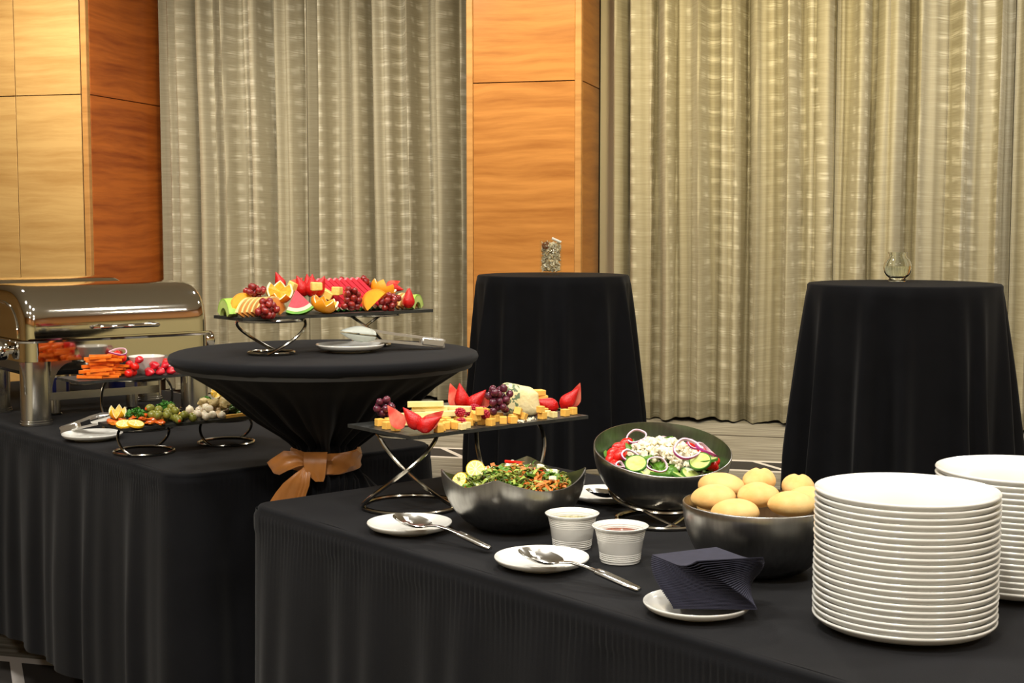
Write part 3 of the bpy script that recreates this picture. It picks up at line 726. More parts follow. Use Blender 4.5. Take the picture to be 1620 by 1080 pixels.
def tongs(head, end, label, m_head, arm=.0075, hs=1.0, name='serving_tongs'):
    L = (Vector(end)-Vector(head)).length
    root = thing(name, label, 'tongs', frame(head, end), 'serving tongs')
    for sg in (-1, 1):
        V, Fc = [], []; nu, nv = 14, 22          # scalloped shell head
        for j in range(nv+1):
            for i in range(nu+1):
                t = i/nu; a = PI*j/nv
                ww = .030*hs*math.sin(PI*min(1, t*.62+.30))**.8*(1+.06*math.cos(t*34))
                V.append((.075*hs*(1-t)-.03*hs+.0, ww*math.cos(a)*.9, sg*(.002+.016*hs*math.sin(a)*math.sin(PI*min(1, t*.75+.22)))))
        Fc = [(j*(nu+1)+i, j*(nu+1)+i+1, (j+1)*(nu+1)+i+1, (j+1)*(nu+1)+i) for j in range(nv) for i in range(nu)]
        V, Fc = solid(V, Fc, .0012); link('head', mkmesh('head', V, Fc, m_head, ang=60), root)
        st = [(.02*hs, .012*hs, sg*.014*hs), (.05*hs, .009, sg*.011), (.09*hs, .0085, sg*.009), (L*.7, .0085, sg*.008), (L, .0085, sg*.006)]
        V = []
        for x, w_, z in st: V += [(x, -w_, z-.003), (x, w_, z-.003), (x, w_, z+.003), (x, -w_, z+.003)]
        Fc = [(a*4+i, a*4+(i+1) % 4, a*4+4+(i+1) % 4, a*4+4+i) for a in range(len(st)-1) for i in range(4)]+[(3, 2, 1, 0), tuple(range(len(V)-4, len(V)))]
        link('arm', mkmesh('arm', V, Fc, M['dull'], smooth=False), root)
    V, Fc = box(.058, .021, .021, .004, (L-.029, 0, 0)); link('grip_sleeve', mkmesh('grip_sleeve', V, Fc, M['dull']), root)
tongs((pE.x+.010, pE.y-.012, KZ+.043), xyz(702, 543, KZ+.013), 'long steel tongs with clear scalloped heads resting beside the fruit board', M['plastic'])
tongs((pL.x+.030, pL.y+.012, TZ+.058), (pL.x-.098, pL.y+.060, TZ+.016), 'short steel tongs on the plate near the pickle board', M['dull'], hs=.75)

# ------------------------------------------------------------------ sauce cups
def sauce_cup(px, py, label, sauce, k=1):
    q = P(px, py, TZ)
    root = thing('sauce_cup', label, 'cup', TR(q.x, q.y, TZ+.001), 'ribbed white sauce cups')
    pr = [(0, .002), (.028, .002), (.030, 0), (.0325, .0005)]; nr = 15
    for i in range(nr):
        z0 = .004+i*.0033; t = z0/.0535; r0 = .0325+.0085*t**1.5
        pr += [(r0, z0), (r0+.0013, z0+.0009), (r0+.0014, z0+.0020), (r0+.0002, z0+.0030)]
    pr += [(.0425, .0540), (.0465, .0585), (.0468, .0600), (.0455, .0606), (.0435, .0590), (.0405, .052), (.036, .020), (.030, .006), (0, .005)]
    V, Fc = lathe(pr, 56); link('cup', mkmesh('cup', V, Fc, M['china'], ang=50), root)
    V, Fc = lathe([(0, .0470), (.02, .0473), (.036, .0470), (.0386, .0474), (.0386, .0462), (.034, .038), (0, .038)], 40); link('sauce', mkmesh('sauce', V, Fc, sauce), root)
M['dressing'] = mat('creamy_herb_dressing', (.42, .36, .18), .25, col2=(.16, .15, .05), vscale=220)
M['vinaigrette'] = mat('red_brown_vinaigrette', (.26, .045, .008), .12, col2=(.10, .018, .004), vscale=150)
sauce_cup(905, 866, 'ribbed white cup of creamy herb dressing beside the wavy steel bowl', M['dressing'])
sauce_cup(981, 888, 'ribbed white cup of red brown vinaigrette in front of the salad stand', M['vinaigrette'])

# ------------------------------------------------------------------ napkins
def napkins():
    n = 30; th = .0019; cx, cy = pC.x+.020, pC.y+.004; me_cache = {}
    for i in range(n):
        t = i/(n-1); curl = round(.009*t**2, 4); drop = round(.006*(1-t), 4)
        def fn(u, v, z0):
            x, y = (u-.5)*.116, (v-.5)*.112
            return (x, y, z0+curl*max(0, u-.55)**2*9*(1-v*.4)+(-.0))
        V, Fc = grid(9, 7, lambda u, v: fn(u, v, 0)); V2, F2 = grid(9, 7, lambda u, v: fn(u, v, .0013))
        mb = MB().add(V, [f[::-1] for f in Fc]).add(V2, F2)
        nb = len(V); bd = [k for k in range(10)]+[9+10*k for k in range(1, 8)]+[78-k for k in range(9)]+[70-10*k for k in range(1, 7+1)][:-1]
        for a, b in zip(bd, bd[1:]+bd[:1]): mb.F.append((a, b, nb+b, nb+a)); mb.I.append(0)
        rot = R(-2)-R(62)*t**1.35
        # pivot near the near-right corner so the upper ones fan out
        piv = Vector((0, 0)); p2 = Matrix.Rotation(rot, 2) @ (-piv)
        lab = 'navy paper napkin lying topmost on the fanned pile' if i == n-1 else 'navy paper napkin within the fanned pile on the small plate'
        single('paper_napkin', mb.mesh('paper_napkin', M['navy'], smooth=False), lab, 'napkin', TR(cx+piv.x+p2.x-.006*t, cy+piv.y+p2.y+.004*t, TZ+.0205+i*th, rot), 'fanned navy napkins')
napkins()

# ------------------------------------------------------------------ glassware on the tall tables
def glassware():
    q = Vector((.193, 6.90, TAH)); r0, h = .056, .172
    root = thing('glass_vase', 'clear cylinder vase filled with pale potpourri on the tall table', 'vase', TR(q.x, q.y, TAH+.001))
    V, Fc = lathe([(0, 0), (r0-.003, 0), (r0, .003), (r0, h-.002), (r0-.0015, h), (r0-.003, h-.002), (r0-.003, .012), (0, .011)], 48); link('glass', mkmesh('glass', V, Fc, M['glass']), root)
    r = random.Random(8); mb = MB()
    for i in range(760):                       # curled shavings and petals
        z = .018+(.138)*(i/760); a = r.uniform(0, 6.3); rr = (r0-.014)*math.sqrt(r.uniform(.15, 1))
        L, wd = r.uniform(.012, .028), r.uniform(.004, .008); cu = r.uniform(.2, 1.4)
        V, Fc = grid(4, 1, lambda u, v: (L*(u-.5), wd*(v-.5), cu*L*.5*(u-.5)**2*2)); V, Fc = solid(V, Fc, .0016)
        mb.add(V, Fc, r.choice((0, 0, 0, 1, 2)), TR(rr*math.cos(a)*1.04, rr*math.sin(a)*1.04, z, r.uniform(0, 6), r.uniform(-1, 1), r.uniform(-1, 1)))
    V = mb.V = [(v[0]*min(1, (r0-.005)/max(1e-6, math.hypot(v[0], v[1]))), v[1]*min(1, (r0-.005)/max(1e-6, math.hypot(v[0], v[1]))), max(v[2], .013)) for v in mb.V]
    pm_ = [mat('pale_shaving', (.86, .77, .55), .8), mat('cream_petal', (.90, .86, .74), .8), mat('tan_husk', (.60, .44, .22), .8)]
    single('potpourri', mb.mesh('potpourri', pm_, ang=60), 'pale wood shavings and petals heaped inside the cylinder vase', 'potpourri', TR(q.x, q.y, TAH+.001), stuff=True)
    mb = MB()
    for k in range(11):
        ax = Vector((r.uniform(-1, 1), r.uniform(-1, 1), r.uniform(-1, 1))).normalized(); Q = Vector((0, 0, 1)).rotation_difference(ax).to_matrix().to_4x4()
        V, Fc = tube(ringpath(.0185, 24), .0016, 5, True); mb.add(V, Fc, 0, Q)
    single('rattan_ball', mb.mesh('rattan_ball', mat('brown_rattan', (.24, .075, .02), .7)), 'brown woven rattan ball on top of the potpourri', 'ball', TR(q.x-.026, q.y-.024, TAH+.146))
    V, Fc = tube([(0, 0, 0), (.02, -.002, -.009), (.045, -.004, -.02)], .0065, 8); single('driftwood_stick', mkmesh('driftwood_stick', V, Fc, pm_[1]), 'short white stick poking out of the potpourri vase', 'stick', TR(q.x+.004, q.y-.018, TAH+.182))
    q = Vector((1.59, 5.74, TBH))
    root = thing('glass_bowl', 'round clear glass bowl of water on the tall table', 'bowl', TR(q.x, q.y, TBH+.001))
    out = [(0, 0), (.033, 0), (.036, .003), (.036, .009), (.033, .014), (.045, .024), (.054, .038), (.0575, .056), (.055, .074), (.047, .090), (.037, .101), (.036, .108), (.040, .118), (.0405, .120)]
    inn = [(.0385, .120), (.034, .108), (.035, .101), (.045, .089), (.053, .074), (.0555, .056), (.052, .039), (.043, .026), (.030, .018), (0, .016)]
    V, Fc = lathe(out+inn, 48); link('glass', mkmesh('glass', V, Fc, M['rglass']), root)
    V, Fc = lathe([(0, .0162), (.030, .0182), (.043, .0262), (.0518, .0392), (.0553, .056), (.0548, .064), (0, .064)], 40); link('water', mkmesh('water', V, Fc, mat('water', (.93, .96, .93), 0, trans=1, ior=1.33)), root)
glassware()

# ------------------------------------------------------------------ steel bowls
def shell(outer, inner, n=72, m=None): V, Fc = lathe(outer+inner, n); return mkmesh('bowl', V, Fc, m or M['brush'], ang=50)
def bowl_prof(r, h, rb, t=.002, n=14):         # rounded bowl: base radius rb, rim radius r at height h
    o = [(0, 0), (rb*.9, 0)]
    for i in range(n+1):
        a = PI/2*i/n; o.append((rb+(r-rb)*math.sin(a)**.9, h*(1-math.cos(a))**.92))
    inn = [(x-t, z+t*.6) for x, z in reversed(o[2:])]; inn = [(o[-1][0]-t*.3, h+t*.4)]+[(max(x, 0), z) for x, z in inn]+[(0, t)]
    return o, inn
def bowl_floor(r, h, rb, t=.002):              # inside height at radius q
    o, inn = bowl_prof(r, h, rb, t); pts = sorted((x, z) for x, z in inn)
    xs = np.array([p[0] for p in pts]); zs = np.array([p[1] for p in pts])
    return lambda q: np.interp(q, xs, zs)
BB = P(1199, 905, TZ); BB = Vector((BB.x, BB.y, TZ+.001)); BBR, BBH, BBB = .121, .112, .045
o_, i_ = bowl_prof(BBR, BBH, BBB); single('bread_bowl', shell(o_, i_), 'brushed steel bowl holding the bread rolls', 'bowl', TR(*BB), 'brushed steel bowls')
# round salad bowl leaning on a ring stand
SBR, SBH, SBB = .1305, .098, .05
SC = Vector((.2845, 2.60, TZ+.134))            # centre of the rim
SQ = Euler((R(14.5), R(2.5), 0)).to_matrix().to_4x4()
SM = Matrix.Translation(SC) @ SQ @ Matrix.Translation((0, 0, -SBH))
o_, i_ = bowl_prof(SBR, SBH, SBB); single('salad_bowl', shell(o_, i_), 'round brushed steel bowl of salad with feta, tilted on its ring stand', 'bowl', SM, 'brushed steel bowls')
def salad_stand():
    root = thing('ring_stand', 'nickel ring stand under the tilted round salad bowl', 'stand', TR(SC.x, SC.y+.005, TZ+.0005), 'wire platter stands')
    rr = .093; wr = .0042
    f_ = bowl_floor(SBR, SBH, SBB, 0)
    zz = float(f_(rr-.003))
    Mloc = Matrix.Translation((-SC.x, -SC.y-.005, -TZ-.0005)) @ SM
    top = [Mloc @ Vector((rr*1.01*math.cos(2*PI*i/48), rr*1.01*math.sin(2*PI*i/48), zz-.004)) for i in range(48)]
    V, Fc = tube(top, wr, 8, True); link('top_ring', mkmesh('top_ring', V, Fc, M['wire']), root)
    V, Fc = tube(ringpath(.088, 44, wr, 0, -.028), wr, 8, True); link('base_ring', mkmesh('base_ring', V, Fc, M['wire']), root)
    for a in (250, 300, 70, 110):
        i = int(a/360*48); a2 = R(a+(35 if a in (250, 70) else -35)); p0 = top[i]; p1 = Vector((.088*math.cos(a2), -.028+.088*math.sin(a2), wr))
        mid = (p0+p1)/2*1.0+Vector((math.cos(R(a)), math.sin(R(a)), 0))*.012
        pts = [(p0*(1-t)**2+mid*2*t*(1-t)+p1*t*t) for t in [k/10 for k in range(11)]]
        V, Fc = tube(pts, wr*.9, 8); link('strut', mkmesh('strut', V, Fc, M['wire']), root)
salad_stand()
# wavy four-cornered bowl
WB = Vector((.003, 2.515, TZ+.001)); WANG = [R(180+8), R(270-13), R(0+2), R(90-12)]
def wavy_rim(th):
    best = min(abs((th-a+PI) % (2*PI)-PI) for a in WANG); k = max(0, 1-best/R(45))
    return k
def wavy_pt(th, t, ins=0):
    k = wavy_rim(th); pk = k**1.6
    h = .086+.026*pk; r = .1165+.017*pk
    a = PI/2*t; rr = .045+(r-.045)*math.sin(a)**.92-ins; z = h*(1-math.cos(a))**.9+ins*.5
    return (rr*math.cos(th), rr*math.sin(th), z)
def wavy():
    n, m = 96, 16; V = [(0, 0, 0)]; Fc = []
    for i in range(n): V += [wavy_pt(2*PI*i/n, j/m) for j in range(m+1)]+[wavy_pt(2*PI*i/n, 1-j/m, .0018) for j in range(m+1)]
    k = 2*(m+1); V.append((0, 0, .0012)); c2 = len(V)-1
    for i in range(n):
        a = 1+i*k; b = 1+((i+1) % n)*k
        Fc.append((0, b, a)); Fc += [(a+j, b+j, b+j+1, a+j+1) for j in range(k-1)]; Fc.append((c2, a+k-1, b+k-1))
    single('salad_bowl', mkmesh('salad_bowl', V, Fc, M['brush'], ang=60), 'wavy four cornered brushed steel bowl of leafy salad', 'bowl', TR(*WB), 'brushed steel bowls')
wavy()
# white dip bowl on the carrot board
# ------------------------------------------------------------------ food: settle each piece on what lies beneath it
class Pile:
    def __init__(s, floor): s.floor = floor; s.C = np.zeros((0, 4))
    def z(s, sp):                              # sp: rotated sphere offsets incl. world x, y; returns lowest free z
        best = -9
        for x, y, z, r in sp:
            f = s.floor(x, y)+r-z
            if f > best: best = f
            if len(s.C):
                d2 = (s.C[:, 0]-x)**2+(s.C[:, 1]-y)**2; rr = (s.C[:, 3]+r)**2; k = d2 < rr
                if k.any():
                    q = (s.C[k, 2]+np.sqrt(rr[k]-d2[k])).max()-z
                    if q > best: best = q
        return best
    def drop(s, spheres, x, y, rot, keep=True, zfix=None):
        sp = []
        for c in spheres:
            q = rot @ Vector(c[:3]); sp.append((x+q.x, y+q.y, q.z, c[3]))
        z = s.z(sp) if zfix is None else zfix
        if keep: s.C = np.vstack([s.C, [(a, b, c+z, r) for a, b, c, r in sp]])
        return z+.0002
def boxsph(sx, sy, sz):
    h = min(sx, sy, sz)/2; e = h*.42; out = [(a*(sx/2-e), b*(sy/2-e), c*(sz/2-e), e) for a in (-1, 1) for b in (-1, 1) for c in (-1, 1)]
    n = max(1, int(round(sx/(2*h)))); m = max(1, int(round(sy/(2*h)))); k = max(1, int(round(sz/(2*h))))
    out += [((-sx/2+h)+(sx-2*h)*(i/(n-1) if n > 1 else .5), (-sy/2+h)+(sy-2*h)*(j/(m-1) if m > 1 else .5), (-sz/2+h)+(sz-2*h)*(l/(k-1) if k > 1 else .5), h*.98) for i in range(n) for j in range(m) for l in range(k)]
    return out
def ellsph(rx, ry, rz):
    h = min(rx, ry, rz); out = []
    ax = max(range(3), key=lambda i: (rx, ry, rz)[i]); L = (rx, ry, rz)[ax]-h
    for t in (-1, 0, 1):
        p = [0, 0, 0]; p[ax] = t*L; out.append((*p, h*(1 if t == 0 else .82)))
    if ax != 0 and rx > h*1.15: out += [(t*(rx-h), 0, 0, h*.9) for t in (-1, 1)]
    if ax != 1 and ry > h*1.15: out += [(0, t*(ry-h), 0, h*.9) for t in (-1, 1)]
    if ax != 2 and rz > h*1.15: out += [(0, 0, t*(rz-h), h*.9) for t in (-1, 1)]
    return out
def E3(rx, ry, rz): return Euler((rx, ry, rz), 'XYZ').to_matrix()
class Kind:                                    # a kind of food: mesh or list of (part name, mesh), and its contact spheres
    def __init__(s, name, me, sph, cat): s.name = name; s.me = me; s.sph = sph; s.cat = cat
    def put(s, pile, x, y, rot, label, group=None, keep=True, zfix=None, sc=1, jit=0, rj=0, n=22):
        sp = [(a*sc, b*sc, c*sc, r*sc) for a, b, c, r in s.sph]
        if jit and zfix is None:               # let it roll to the lowest nearby rest
            best = None
            for k in range(n):
                q = 0 if k == 0 else 1; x2 = x+q*rnd.uniform(-jit, jit); y2 = y+q*rnd.uniform(-jit, jit); r2 = E3(0, 0, q*rnd.uniform(-rj, rj)) @ E3(q*rnd.uniform(-rj, rj)*.25, q*rnd.uniform(-rj, rj)*.25, 0) @ rot
                zz = pile.drop(sp, x2, y2, r2, False)
                if best is None or zz < best[0]: best = (zz, x2, y2, r2)
            x, y, rot = best[1:]
        z = pile.drop(sp, x, y, rot, keep, zfix)
        Mx = Matrix.Translation((x, y, z)) @ rot.to_4x4() @ Matrix.Scale(sc, 4)
        return s.make(Mx, label, group)
    def make(s, Mx, label, group=None):
        if isinstance(s.me, list):
            o = thing(s.name, label, s.cat, Mx, group)
            for pn, me in s.me: link(pn, me, o)
            return o
        return single(s.name, s.me, label, s.cat, Mx, group)
def fm(name, col, rough=.35, col2=None, vs=120, bump=0, sss=0, **k): return mat(name, col, rough, col2=col2, vscale=vs, bump=bump, bscale=k.pop('bscale', 400), sss=sss, **k)
G = {}
G['rgrape'] = fm('red_grape_skin', (.30, .022, .012), .16, (.16, .008, .010), 90, coat=.3)
G['pgrape'] = fm('purple_grape_skin', (.13, .018, .035), .22, (.05, .008, .022), 90, coat=.2)
G['stem'] = fm('grape_stem', (.18, .15, .05), .7)
G['straw'] = fm('strawberry_skin', (.56, .006, .005), .32, (.44, .004, .004), 260, bump=.5, bscale=500)
G['strawin'] = fm('strawberry_flesh', (.80, .26, .17), .4, (.66, .04, .03), 45)
G['leafg'] = fm('green_calyx', (.10, .22, .03), .5)
G['melon'] = fm('watermelon_flesh', (.78, .035, .060), .3, (.68, .020, .045), 80, bump=.2)
G['pith'] = fm('watermelon_pith', (.80, .62, .45), .4)
G['rind'] = fm('bright_green_rind', (.16, .42, .03), .35, (.10, .30, .02), 60)
G['rindd'] = fm('dark_green_rind', (.015, .10, .012), .35)
G['cant'] = fm('cantaloupe_flesh', (.86, .37, .09), .35, (.80, .30, .06), 60)
G['cantr'] = fm('cantaloupe_rind', (.74, .55, .22), .6)
G['honey'] = fm('honeydew_flesh', (.62, .74, .24), .35, (.52, .68, .16), 60)
G['honeyr'] = fm('honeydew_rind', (.35, .60, .08), .4)
G['peel'] = fm('orange_peel', (.88, .33, .012), .35, bump=.4, bscale=900)
G['orangein'] = fm('orange_flesh', (.90, .40, .02), .25, (.84, .30, .010), 120, bump=.3)
G['mango'] = fm('mango_flesh', (.90, .46, .02), .3, (.85, .38, .01), 60)
G['pine'] = fm('pineapple_flesh', (.86, .66, .20), .4, (.80, .55, .12), 160, bump=.3)
G['ched'] = fm('cheddar', (.87, .50, .10), .5, (.82, .44, .075), 60)
G['swiss'] = fm('pale_cheese', (.86, .72, .33), .5, (.82, .66, .26), 40)
G['rasp'] = fm('raspberry_skin', (.42, .010, .030), .35, (.30, .006, .022), 200)
G['carrot'] = fm('carrot_flesh', (.90, .20, .012), .4, (.82, .15, .008), 120, bump=.2)
G['tomato'] = fm('tomato_skin', (.72, .012, .006), .12, coat=.5)
G['pepper'] = fm('red_pepper_skin', (.62, .010, .022), .12, coat=.5)
G['onion'] = fm('red_onion_flesh', (.78, .60, .66), .3, (.66, .40, .52), 90)
G['onionr'] = fm('red_onion_skin', (.34, .035, .17), .25)
G['olive'] = fm('green_olive_skin', (.22, .215, .035), .25, (.15, .155, .022), 90)
G['pimento'] = fm('pimento', (.70, .09, .015), .3)
G['ponion'] = fm('pearl_onion', (.80, .72, .55), .2, (.72, .62, .44), 60, sss=.2)
G['gherkin'] = fm('gherkin_skin', (.055, .11, .010), .25, (.03, .07, .006), 120, bump=.6, bscale=260)
G['arti'] = fm('artichoke_heart', (.55, .42, .20), .4, (.34, .26, .10), 90)
G['mush'] = fm('marinated_mushroom', (.66, .50, .30), .4, (.42, .28, .14), 80)
G['lemon'] = fm('lemon_peel', (.88, .50, .012), .35, bump=.3, bscale=900)
G['lemonin'] = fm('lemon_flesh', (.86, .68, .22), .3, (.80, .58, .12), 140)
G['lemonw'] = fm('lemon_pith', (.84, .76, .50), .5)
G['apri'] = fm('roasted_pepper', (.72, .22, .02), .25, (.60, .07, .012), 50)
G['pars'] = fm('parsley_leaf', (.045, .20, .012), .45, (.022, .11, .006), 200)
G['lett'] = fm('lettuce_leaf', (.115, .26, .024), .35, (.05, .15, .010), 90, bump=.3, bscale=150)
G['lettd'] = fm('dark_salad_leaf', (.055, .13, .014), .35, (.09, .035, .015), 60)
G['frisee'] = fm('pale_salad_leaf', (.40, .48, .10), .35, (.22, .30, .04), 90)
G['cuc'] = fm('cucumber_flesh', (.58, .68, .24), .25, (.46, .58, .14), 110)
G['cucr'] = fm('cucumber_skin', (.05, .16, .018), .3)
G['feta'] = fm('feta_cheese', (.86, .80, .62), .6, (.80, .72, .50), 160, bump=.3)
G['bread'] = fm('bread_crust', (.76, .50, .20), .75, (.66, .38, .115), 22, bump=.25, bscale=120)
def MM(name, V, Fc, m, ang=45): return mkmesh(name, V, Fc, m, ang=ang)

# --- kinds
def half_straw(L=.042, w=.0125, th=.010):     # half berry: round outside, flat pale cut face
    nu, nv = 12, 9; V = []; I = []; Fc = []
    for j in range(nv+1):
        t = j/nv; rr = max(.0006, (math.sin(PI*min(1, t**.62))**.75)*(1 if t < .5 else 1)); rr = w*max(.03, (t/.62)**.85 if t < .62 else math.sqrt(max(0, 1-((t-.62)/.385)**2)))
        for i in range(nu+1):
            a = PI*i/nu; V.append((rr*math.cos(a), rr*th/w*math.sin(a), L*(1-t)))
    for j in range(nv):
        for i in range(nu): Fc.append((j*(nu+1)+i, (j+1)*(nu+1)+i, (j+1)*(nu+1)+i+1, j*(nu+1)+i+1)); I.append(0)
        Fc.append((j*(nu+1)+nu, (j+1)*(nu+1)+nu, (j+1)*(nu+1), j*(nu+1))); I.append(1)
    V = [(a, b, c) for a, b, c in V]
    return mkmesh('slice', V, Fc, [G['straw'], G['strawin']], I, ang=50)
HS = half_straw()
def calyx():
    mb = MB()
    for k in range(7):
        a = 2*PI*k/7; V, Fc = grid(3, 1, lambda u, v: (.009*u*math.cos(a)-(v-.5)*.005*(1-u)*math.sin(a), .009*u*math.sin(a)+(v-.5)*.005*(1-u)*math.cos(a), .0015+.002*u)); mb.add(*solid(V, Fc, .0005))
    return mb.mesh('calyx', G['leafg'])
CX = calyx()
def strawberry_fan(x, y, z, rz, angs, label, pile=None, sc=1.0, lean=0):
    o = thing('strawberry', label, 'strawberry', TR(x, y, z, rz, lean, 0, sc), 'cut strawberries')
    for k, (a, ox, oy, rzz) in enumerate(angs): link('slice', HS, o, TR(ox, oy, .002, 0) @ Euler((0, R(a), 0)).to_matrix().to_4x4() @ Euler((0, 0, R(rzz))).to_matrix().to_4x4())
    link('calyx', CX, o, TR(0, -.003, 0, 0, 0, 0, .8))
    if pile is not None:
        for dz in (.008, .02): pile.C = np.vstack([pile.C, [(x, y, z+dz*sc, .011*sc)]])
    return o
def grape_mesh(m, r): V, Fc = blob(r*.95, r*.95, r*1.08, 12, 8); return MM('grape', V, Fc, m)
def bunch(pile, x, y, ext, n, m, label, r=.0085, seed=0, rz=0, zfix=None):
    rr = random.Random(seed); ex = Vector(ext); pts = []
    for k in range(n):
        while True:
            p = Vector((rr.uniform(-1, 1), rr.uniform(-1, 1), rr.uniform(-1, 1)))
            if p.length < 1: break
        pts.append(Vector((p.x*ex.x, p.y*ex.y, p.z*ex.z)))
    for it in range(90):                       # push the berries apart, keep them in the cluster
        for i in range(n):
            for j in range(i):
                d = pts[i]-pts[j]; q = d.length
                if q < 1.82*r:
                    s_ = d.normalized()*(1.82*r-q)*.5 if q > 1e-6 else Vector((r*.1, 0, 0)); pts[i] += s_; pts[j] -= s_
        for i in range(n):
            k = Vector((pts[i].x/ex.x, pts[i].y/ex.y, pts[i].z/ex.z)).length
            if k > 1: pts[i] *= 1-.25*(k-1)/k
    rot = E3(0, 0, rz); z = pile.drop([(p.x, p.y, p.z, r*.97) for p in pts], x, y, rot, True, zfix)
    o = thing('grape_bunch', label, 'grapes', TR(x, y, z, rz), 'grape bunches')
    key = 'g_%s_%.4f' % (m.name, r); me = G.get(key) or G.setdefault(key, grape_mesh(m, r))
    for p in pts: link('grape', me, o, TR(p.x, p.y, p.z, rr.uniform(0, 6), rr.uniform(-1.2, 1.2), rr.uniform(-1.2, 1.2)))
    c = sum(pts, Vector())/n; sp = sorted(pts, key=lambda p: p.x); mb = MB()
    V, Fc = tube([sp[0]*.8, c*.8, sp[-1]*.85+Vector((0, 0, .002)), sp[-1]*1.1+Vector((.004, 0, .004))], .0011, 6); mb.add(V, Fc)
    for p in sp[::3]: mb.add(*tube([c*.9, p], .0007, 5))
    link('stalk', mb.mesh('stalk', G['stem']), o); return o
def arc_slice(name, r0, r1, a0, a1, th, mf, mr, rind=.004, n=14):   # crescent of melon lying in x-z, thickness along y
    def sec(ra, rb):
        pts = [(rb*math.cos(R(a0+(a1-a0)*i/n)), rb*math.sin(R(a0+(a1-a0)*i/n))) for i in range(n+1)]+[(ra*math.cos(R(a1-(a1-a0)*i/n)), ra*math.sin(R(a1-(a1-a0)*i/n))) for i in range(n+1)]
        V, Fc = prism(pts, -th/2, th/2); return [(v[0], v[2], v[1]) for v in V], [f[::-1] for f in Fc]
    return [('flesh', MM('flesh', *sec(r0, r1-rind), mf, 30)), ('rind', MM('rind', *sec(r1-rind+.0002, r1), mr, 30))]
def crown(r, mp, mf, mw, teeth=7, deep=.45):    # citrus half cut in zigzag points
    n = teeth*8; V = []; prof = 8
    zr = lambda i: r*deep*abs(((i/8) % 1)*2-1)-r*deep*.5
    mb = MB(); V = [(0, 0, -r*.9)]
    for i in range(n):
        a = 2*PI*i/n; zt = zr(i)
        for j in range(1, prof+1):
            z = -r*.9+(zt+r*.9)*j/prof; q = math.sqrt(max(0, 1-(z/r)**2)); V.append((r*q*math.cos(a), r*q*math.sin(a), z))
    Fc = []
    for i in range(n):
        a = 1+i*prof; b = 1+((i+1) % n)*prof; Fc.append((0, b, a)); Fc += [(a+j, b+j, b+j+1, a+j+1) for j in range(prof-1)]
    peel = MM('peel', V, Fc, mp, 40)
    mb = MB(); V = [(0, 0, -r*.12)]
    for i in range(n):
        a = 2*PI*i/n; zt = zr(i); q = math.sqrt(max(0, 1-(zt/r)**2))
        for k, (f, dz) in enumerate(((.45, .55), (.86, .1), (.88, .02), (.999, .0))): V.append((r*q*f*math.cos(a), r*q*f*math.sin(a), zt*(1-dz)-r*.12*dz))
    Fc = []; I = []
    for i in range(n):
        a = 1+i*4; b = 1+((i+1) % n)*4; Fc += [(0, a, b), (a, a+1, b+1, b), (a+1, a+2, b+2, b+1), (a+2, a+3, b+3, b+2)]; I += [0, 0, 1, 1]
    return [('peel', peel), ('flesh', mkmesh('flesh', V, Fc, [mf, mw], I, ang=25))]
def tri_slice(L, w, th, dark=True):             # long melon triangle: tip at -x, rind at +x
    def seg(xa, xb, m, nm):
        f = lambda x: w/2*(.16+.84*x/L); pts = [(xa, -f(xa)), (xb, -f(xb)), (xb, f(xb)), (xa, f(xa))]
        V, Fc = prism(pts, -th/2, th/2); return (nm, MM(nm, V, Fc, m, 20))
    return [seg(0, L-.012, G['melon'], 'flesh'), seg(L-.0119, L-.0045, G['pith'], 'pith'), seg(L-.0044, L, G['rindd'], 'rind')]
def wedge(r, th):                               # watermelon quarter standing on its rind
    def sec(ra, rb, a0, a1):
        n = 10; pts = [(rb*math.cos(R(a0+(a1-a0)*i/n)), rb*math.sin(R(a0+(a1-a0)*i/n))) for i in range(n+1)]
        pts += [(ra*math.cos(R(a1-(a1-a0)*i/n)), ra*math.sin(R(a1-(a1-a0)*i/n))) for i in range(n+1)] if ra > 0 else [(0, 0)]
        V, Fc = prism(pts, -th/2, th/2); return [(v[0], v[2], v[1]) for v in V], [f[::-1] for f in Fc]
    a0, a1 = 236, 304
    return [('flesh', MM('flesh', *sec(0, r*.76, a0, a1), G['melon'], 25)), ('pith', MM('pith', *sec(r*.7602, r*.90, a0, a1), G['pith'], 25)), ('rind', MM('rind', *sec(r*.9002, r, a0, a1), G['rind'], 25))]
def onion_ring(r, w=.0030, h=.0042):
    V, Fc = lathe([(r-w, -h/2), (r, -h/2), (r+.0006, 0), (r, h/2), (r-w, h/2), (r-w-.0004, 0)], 30, True)
    n = 30; I = []
    for k in range(6): I += [1 if k in (1, 2) else 0]*n
    V = [(x*(1+.06*math.sin(3*math.atan2(y, x)+r*900)), y*(.84+.05*math.cos(2*math.atan2(y, x))), z+.0022*math.sin(2*math.atan2(y, x)+r*500)) for x, y, z in V]
    return mkmesh('onion_ring', V, Fc, [G['onion'], G['onionr']], I, ang=40)
def ringsph(r, q=.003): return [(r*math.cos(k*PI/5), r*math.sin(k*PI/5), 0, q) for k in range(10)]
def bar(sx, sy, sz, m, name, taper=0, bev=.0012):
    V, Fc = box(sx, sy, sz, bev); V = [(x, y*(1-taper*(x/sx+.5)), z*(1-taper*(x/sx+.5))) for x, y, z in V]; return MM(name, V, Fc, m, 30)
def strip_mesh(name, L, w, m, curl=.5, t=.002, seed=0):
    V, Fc = grid(8, 2, lambda u, v: (L*.5*math.sin((u-.5)*2*curl)/curl, w*(v-.5), L*.5*(1-math.cos((u-.5)*2*curl))/curl*-1+.003*(v-.5)**2*4)); V, Fc = solid(V, Fc, t); return MM(name, V, Fc, m, 50)
